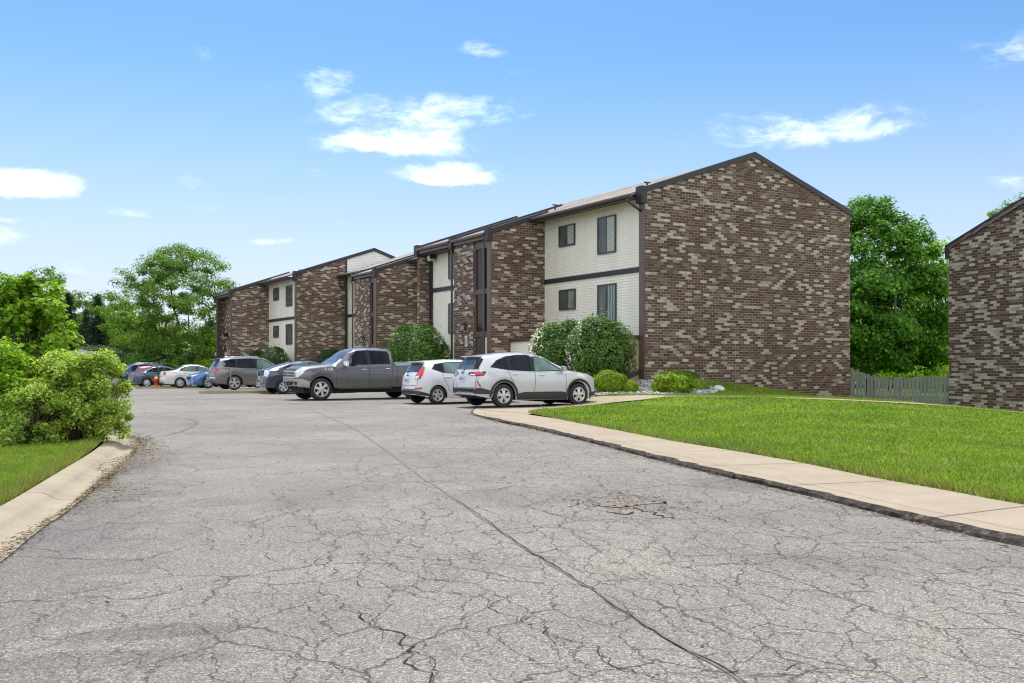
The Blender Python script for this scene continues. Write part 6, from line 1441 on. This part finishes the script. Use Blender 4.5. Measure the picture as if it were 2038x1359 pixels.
loose_shrub('roadside_shrub', at(-20, 14.9, .08), .9, .6, 1.5, 130, 'leaf_bright', .075, 110, .18, 'dark low bush at the foot of the yellow green sapling', 55, .02)
loose_shrub('roadside_shrub', at(62, 14.6, .08), .6, .55, .85, 80, 'leaf_olive', .055, 130, .15, 'low dark growth between the sapling and the olive bush', 57, .02)
# dark hedge growth at the back of the lot under the trees
HE = 'hedge shrubs at the back of the lot'
hp_ = bush(at(250, 94, -.6), 2.4, 1.6, 3.0, 'leaf_dark', .22, 3600, 'dark hedge shrub behind the blue suv', 'hedge_shrub', HE, 61, .15)
for (px, d, s, sz, rz, lb) in ((285, 92, 1.0, 1.05, 1, 'dark hedge shrub above the red hatchback roof'), (318, 93, 1.1, .9, 2, 'dark hedge shrub left of the airy tree trunk'), (352, 95, 1.0, 1.1, 3, 'dark hedge shrub just behind the beige sedan'), (430, 92, .8, .9, 5, 'dark hedge shrub at the corner of the far block'), (215, 92, 1.1, 1.2, .5, 'dark hedge shrub above the silver bonnet'), (175, 94, 1.2, 1.3, 2.5, 'dark hedge shrub behind the shed roof'), (120, 96, 1.3, 1.2, 4, 'dark hedge shrub behind the olive bush'), (60, 98, 1.3, 1.3, 5.5, 'dark hedge shrub behind the sapling')):
    c = copy_tree(hp_); c.location = at(px, d, -.6); c.scale = (s, s, sz); c.rotation_euler.z = rz; c['label'] = lb
hb_ = bush(at(1760, 70, -.7), 2.6, 1.5, 2.3, 'leaf_bright', .18, 3000, 'sunny shrub seen between the fence pickets under the maple', 'hedge_shrub', 'sunny shrubs behind the fence', 65, .15)
for (px, d, lb) in ((1840, 68, 'sunny shrub behind the low run of the fence'), (1895, 72, 'sunny shrub behind the fence end at the brick gable')):
    c = copy_tree(hb_); c.location = at(px, d, -.75); c.rotation_euler.z = d; c['label'] = lb
# small sapling by the hydrant
loose_shrub('young_plant', gp(322, 769.5, -.17), .45, .4, 1.35, 16, 'leaf_dark', .12, 14, .14, 'small dark leaved young plant beside the red hydrant', 71, .03)
bpy.data.objects['young_plant']['group'] = 'planting on the hydrant island'
# ------------------------------------------------------------------ SKY, SUN, CAMERA
SUN_EL, SUN_AZ = R(63), R(-20)     # azimuth from +Y toward +X
w = bpy.data.worlds.new('World'); sc.world = w; w.use_nodes = True; nt = w.node_tree; nt.nodes.clear(); t = NT(nt)
sky = t.n('ShaderNodeTexSky', _sky_type='NISHITA', _sun_disc=False, _sun_elevation=SUN_EL, _sun_rotation=SUN_AZ, _altitude=200.0, _air_density=1.0, _dust_density=.6, _ozone_density=2.0)
gen = t.n('ShaderNodeTexCoord').outputs['Generated']; sx = t.n('ShaderNodeSeparateXYZ'); t.l(gen, sx.inputs[0])
az = t.math('ARCTAN2', sx.outputs[0], sx.outputs[1]); el = t.math('ARCSINE', sx.outputs[2])
SKY_MUL = (.385, .56, .68); HAZE_C = (3.75, 3.6, 3.95)
deep = t.mix(1.0, sky.outputs[0], SKY_MUL, 'MULTIPLY')
hazeband = t.rng(el, R(-2), R(19), 1, 0, True)
hs = t.mix(t.math('MULTIPLY', hazeband, .82), deep, HAZE_C)
# clouds in direction space (azimuth, elevation)
cv = t.n('ShaderNodeCombineXYZ'); t.l(az, cv.inputs[0]); t.l(el, cv.inputs[1])
wn = t.n('ShaderNodeTexNoise'); t.l(t.mapping(cv.outputs[0], scale=(9, 16, 1)), wn.inputs['Vector']); wn.inputs['Scale'].default_value = 1.0; wn.inputs['Detail'].default_value = 6; wn.inputs['Roughness'].default_value = .6
wv = t.n('ShaderNodeVectorMath', _operation='MULTIPLY_ADD'); t.l(wn.outputs['Color'], wv.inputs[0]); wv.inputs[1].default_value = (.055, .030, 0); t.l(cv.outputs[0], wv.inputs[2])
wo = t.n('ShaderNodeVectorMath', _operation='SUBTRACT'); t.l(wv.outputs[0], wo.inputs[0]); wo.inputs[1].default_value = (.0275, .015, 0)
sw = t.n('ShaderNodeSeparateXYZ'); t.l(wo.outputs[0], sw.inputs[0]); azw, elw = sw.outputs[0], sw.outputs[1]
n1 = t.noise(t.mapping(wo.outputs[0], scale=(20, 52, 1)), 1.0, 10, .66); n2 = t.noise(t.mapping(wo.outputs[0], scale=(70, 150, 1), loc=(3, 5, 0)), 1.0, 6, .65)
tex = t.rng(t.math('ADD', t.math('MULTIPLY', n1, .78), t.math('MULTIPLY', n2, .22)), .36, .64)
def pix_dir(px, py): x, z = (px - CX) / FP, (HY - py) / FP; return math.atan2(x, 1), math.atan2(z, math.hypot(x, 1))
clouds = [  # px, py, half width, half height, density
    (55, 368, 85, 34, 1.25), (-10, 475, 55, 26, .8), (830, 232, 215, 46, .78), (845, 215, 60, 34, .55), (800, 284, 170, 40, .95), (890, 343, 110, 27, 1.1), (648, 165, 62, 34, .75), (950, 102, 70, 22, .6), (408, 105, 40, 15, .4), (548, 172, 34, 18, .35),
    (1610, 264, 235, 36, .85), (1690, 245, 110, 34, .7), (1520, 255, 110, 34, .6), (1440, 225, 60, 26, .3), (2010, 100, 70, 40, .6), (1930, 92, 30, 24, .4), (545, 480, 42, 11, .7), (240, 420, 60, 16, .45), (430, 408, 48, 11, .5), (372, 364, 45, 15, .3), (618, 340, 36, 20, .35), (1320, 345, 60, 20, .3), (1890, 370, 50, 16, .35), (2010, 362, 60, 24, .4), (660, 440, 45, 14, .3), (1035, 150, 34, 20, .35), (30, 440, 60, 12, .4), (1210, 88, 34, 14, .25), (-260, 300, 160, 60, .8), (2350, 240, 200, 60, .8), (120, 660, 240, 40, .3), (110, 530, 80, 16, .25)]
tot = None
for px, py, hw, hh, dn in clouds:
    dn = dn * 1.3 if dn < .5 else dn
    a0, e0 = pix_dir(px, py); ra, re = hw / FP * 1.35, hh / FP * 1.4
    da = t.math('MULTIPLY', t.math('SUBTRACT', azw, a0), 1 / ra); de = t.math('MULTIPLY', t.math('SUBTRACT', elw, e0), 1 / re)
    # flatter bottoms: squash below the centre
    de = t.math('MULTIPLY', de, t.rng(de, -.4, .4, 1.5, 1.0))
    r2 = t.math('ADD', t.math('MULTIPLY', da, da), t.math('MULTIPLY', de, de))
    g = t.math('MULTIPLY', t.math('SUBTRACT', 1.0, r2, clamp=True), dn * 1.15)
    tot = g if tot is None else t.math('MAXIMUM', tot, g)
dens = t.rng(t.math('ADD', t.math('MULTIPLY', tot, 1.35), t.math('SUBTRACT', tex, 1.0)), .0, 1.6, 0, 1, True)
dens = t.math('MULTIPLY', t.math('MULTIPLY', dens, t.math('MULTIPLY', t.rng(tot, .0, .2), t.math('ADD', .25, t.math('MULTIPLY', tot, .5)))), .85, 0, True)
# unseen bright clouds added overhead and behind the eye to fill the shaded walls
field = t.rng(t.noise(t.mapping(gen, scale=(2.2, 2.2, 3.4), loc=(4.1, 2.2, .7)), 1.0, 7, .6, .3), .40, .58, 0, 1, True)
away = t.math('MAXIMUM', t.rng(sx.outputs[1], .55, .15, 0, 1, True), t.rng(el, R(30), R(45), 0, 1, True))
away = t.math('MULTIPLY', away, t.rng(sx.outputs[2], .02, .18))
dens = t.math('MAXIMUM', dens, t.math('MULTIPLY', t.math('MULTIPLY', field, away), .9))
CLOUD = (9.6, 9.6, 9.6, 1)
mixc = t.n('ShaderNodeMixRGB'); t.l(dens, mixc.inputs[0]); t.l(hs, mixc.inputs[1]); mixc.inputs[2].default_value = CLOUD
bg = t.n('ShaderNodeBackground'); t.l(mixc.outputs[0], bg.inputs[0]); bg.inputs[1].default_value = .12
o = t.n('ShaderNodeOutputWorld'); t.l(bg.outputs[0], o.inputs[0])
sd = bpy.data.lights.new('sun', 'SUN'); sd.energy = 2.2; sd.angle = R(.53); sd.color = (1.0, .955, .89)
so = bpy.data.objects.new('sun', sd); COL.objects.link(so)
to_sun = Vector((math.sin(SUN_AZ) * math.cos(SUN_EL), math.cos(SUN_AZ) * math.cos(SUN_EL), math.sin(SUN_EL)))
so.rotation_euler = (-to_sun).to_track_quat('-Z', 'Y').to_euler(); so.location = (0, 0, 60)
cd = bpy.data.cameras.new('camera'); cd.sensor_width = 36; cd.lens = FP / 2038 * 36; cd.shift_y = (HY - 679.5) / 2038; cd.clip_end = 5000; cd.clip_start = .1
co = bpy.data.objects.new('camera', cd); COL.objects.link(co); co.location = (0, 0, EYE); co.rotation_euler = (math.pi / 2, 0, 0); sc.camera = co
sc.view_settings.view_transform = 'Standard'; sc.view_settings.look = 'None'; sc.view_settings.exposure = 1.0; sc.view_settings.gamma = 1.0
sc.cycles.max_bounces = 8; sc.cycles.transmission_bounces = 4; sc.cycles.transparent_max_bounces = 8
sc.cycles.use_denoising = True; sc.cycles.use_adaptive_sampling = False; sc.cycles.pixel_filter_type = 'BLACKMAN_HARRIS'; sc.cycles.filter_width = 1.15; sc.cycles.caustics_reflective = False; sc.cycles.caustics_refractive = False
try: sc.cycles.sample_clamp_indirect = 6.0
except Exception: pass
